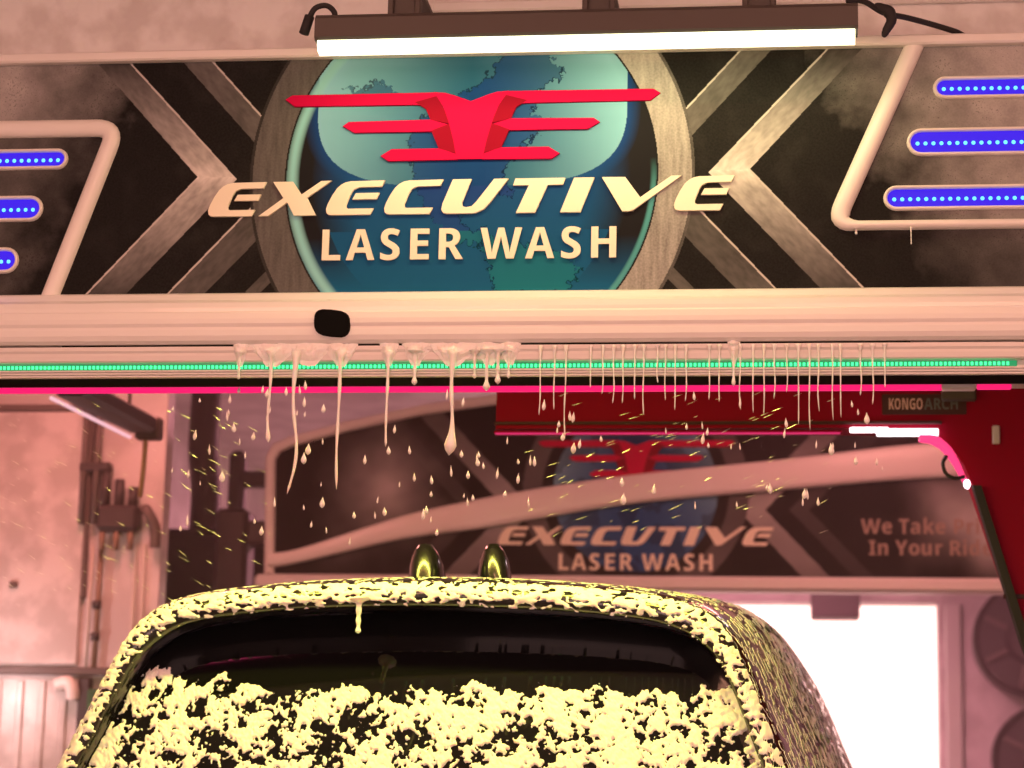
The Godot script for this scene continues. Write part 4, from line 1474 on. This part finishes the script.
func _drips() -> void:
	# thick ropes of foam; x, tip height, radius, bulb radius, sideways wave
	var big := [
		[-0.475, 2.118, 0.0035, 0.002, 0.0, "short foam drip at the outlet, first before the long ropes"],
		[-0.408, 1.985, 0.0036, 0.0045, 0.003, "long straight foam rope hanging from the outlet beside the wavy one"],
		[-0.355, 1.878, 0.0042, 0.0032, -0.012, "longest wavy foam rope hanging from the outlet"],
		[-0.262, 1.888, 0.0036, 0.0022, 0.002, "long thin foam rope hanging below the black rubber plug"],
		[-0.162, 1.976, 0.0034, 0.0022, 0.001, "medium foam rope hanging between the plug and the teardrop rope"],
		[-0.106, 2.104, 0.0046, 0.003, 0.0, "stubby foam drip just before the teardrop rope"],
		[-0.028, 1.958, 0.0046, 0.0105, -0.004, "foam rope ending in a heavy teardrop"],
		[0.018, 2.118, 0.0036, 0.002, 0.0, "short foam drip just after the teardrop rope"],
		[0.043, 2.092, 0.0044, 0.0042, 0.0, "fat short foam drip, second after the teardrop rope"],
		[0.066, 2.106, 0.0042, 0.0034, 0.0, "fat short foam drip, third after the teardrop rope"],
		[0.088, 2.118, 0.003, 0.002, 0.0, "thin short foam drip, fourth after the teardrop rope"],
	]
	for d in big:
		drip(d[0], 2.176, d[1], d[2], d[3], d[4], 0.052, d[5], "foam ropes hanging from the outlet")
	var thin := [[0.153, 2.042], [0.182, 2.053], [0.205, 1.992], [0.256, 2.098], [0.281, 2.085], [0.303, 2.066], [0.322, 2.066], [0.346, 2.074], [0.364, 2.042], [0.392, 2.108], [0.408, 2.072], [0.428, 2.052], [0.450, 2.070], [0.497, 2.072], [0.517, 2.068], [0.559, 2.052], [0.585, 2.046], [0.607, 2.042], [0.628, 2.074], [0.653, 2.088], [0.676, 2.022], [0.698, 2.010], [0.716, 2.048], [0.744, 2.030], [0.760, 2.036], [0.800, 2.080], [0.824, 2.062], [0.848, 2.096]]
	for d in thin:
		drip(d[0], 2.186, d[1], 0.0017, 0.0013, 0.002 * sin(d[0] * 37.0), 0.051, "thin foam strand in the row hanging from the outlet above the red arch", "thin foam strands")
	# bell-shaped drip
	drip(0.546, 2.188, 2.100, 0.0032, 0.0028, 0.0, 0.051, "foam drip with a flared bell end among the thin strands", "foam ropes hanging from the outlet")
	drip(-0.292, 1.716, 1.640, 0.0065, 0.0022, 0.0, -0.405, "foam drip hanging from the spoiler lip over the car's dark rear window", "foam drips on car and sign frame")
	drip(0.905, 2.437, 2.402, 0.0012, 0.0010, 0.0, 0.013, "thin drip under the slanted LED frame's lower bar, longer of two", "foam drips on car and sign frame")
	drip(0.794, 2.437, 2.424, 0.0022, 0.0012, 0.0, 0.013, "stubby drip under the slanted LED frame's lower corner", "foam drips on car and sign frame")
	# clumps of foam smeared over the outlet lip
	var cn := noise(30.0, 61, 3)
	for c in [[-0.475, 0.016, "the first short drip"], [-0.405, 0.050, "the long straight rope"], [-0.330, 0.045, "the longest wavy rope"], [-0.262, 0.034, "the thin rope under the rubber plug"], [-0.162, 0.020, "the medium rope"], [-0.106, 0.030, "the stubby drip"], [-0.028, 0.052, "the teardrop rope"], [0.045, 0.030, "the fat short drips"], [0.09, 0.022, "the thin short drip"], [0.546, 0.012, "the bell-ended drip"]]:
		var st := stool()
		var n := 26
		var rows := 9
		for j in rows:
			for i in n:
				var q := []
				for e in [[0, 0], [1, 0], [1, 1], [0, 1]]:
					var u: float = float(i + e[0]) / n * 2.0 - 1.0
					var t: float = float(j + e[1]) / rows
					var narrow := lerpf(1.0, 0.28, pow(t, 1.3))
					var xx: float = c[0] + u * c[1] * narrow * (1.0 + 0.25 * cn.get_noise_2d(c[0] * 3.0 + t * 0.05, u))
					var yy := 2.195 - t * 0.048 + 0.004 * cn.get_noise_2d(xx, 3.0)
					var h := (1.0 - u * u) * sin(minf(1.0, t * 1.1 + 0.12) * PI) * 0.010 * (1.0 + 0.5 * cn.get_noise_2d(xx * 1.3, yy * 1.3))
					q.append(Vector3(xx, yy, 0.0455 + maxf(h, -0.001)))
				quad(st, q[3], q[0], q[1], q[2])
		tag(obj("foam_clump", st, M.foam_drip), "foam clump on the lip at the root of " + c[2], "foam", "foam clumps on the outlet lip")
	# drops falling through the air
	rng.seed = 11
	var dm := []
	for k in 3:
		var st := stool()
		var pts := []
		var rad := []
		for i in 9:
			var t := i / 8.0
			pts.append(Vector3(0, 0.5 - t, 0))
			rad.append([0.02, 0.10, 0.2, 0.32, 0.42, 0.48, 0.46, 0.32, 0.02][i] * [0.5, 0.36, 0.24][k])
		tube(st, pts, rad, 8)
		st.generate_normals()
		dm.append(st.commit())
	for i in 120:
		var x := 0.0
		var y := 0.0
		if i < 70:
			x = rng.randf_range(-0.62, 0.02)
			y = rng.randf_range(1.78, 2.10)
		else:
			x = rng.randf_range(0.0, 0.86)
			y = rng.randf_range(1.86, 2.08)
		if i < 8:
			x = [-0.49, -0.365, -0.02, 0.105, 0.12, 0.185, 0.20, 0.235][i]
			y = [2.11, 2.085, 1.92, 1.955, 1.90, 2.02, 2.00, 1.985][i]
		var o := meshobj("foam_drop", dm[i % 3], M.water)
		var l: float = rng.randf_range(0.010, 0.026)
		o.scale = Vector3.ONE * l
		o.position = Vector3(x, y, rng.randf_range(-0.02, 0.12))
		o.rotation.z = rng.randf_range(-0.12, 0.12)
		tag(o, "small falling foam drop in the air below the gantry", "foam drop", "falling foam drops")
	# fine slanting spray
	var mm := MultiMesh.new()
	mm.transform_format = MultiMesh.TRANSFORM_3D
	mm.mesh = dm[2]
	mm.instance_count = 300
	for i in 300:
		var left := i < 180
		var p := Vector3(rng.randf_range(-1.4, -0.6) if left else rng.randf_range(0.05, 0.75), rng.randf_range(1.75, 2.2) if left else rng.randf_range(1.92, 2.28), rng.randf_range(-1.0, -0.3))
		var an := deg_to_rad(rng.randf_range(52, 72)) if left else deg_to_rad(rng.randf_range(-78, -60))
		var l := rng.randf_range(0.010, 0.034)
		mm.set_instance_transform(i, Transform3D(Basis(Vector3.BACK, an) * Basis.from_scale(Vector3(0.0045, l, 0.0045)), p))
	var sp := MultiMeshInstance3D.new()
	sp.name = "water_spray"
	sp.multimesh = mm
	sp.material_override = M.water
	tag(sp, "fine slanting spray of water droplets behind the gantry over the car", "spray", "", "stuff")
	add_child(sp)
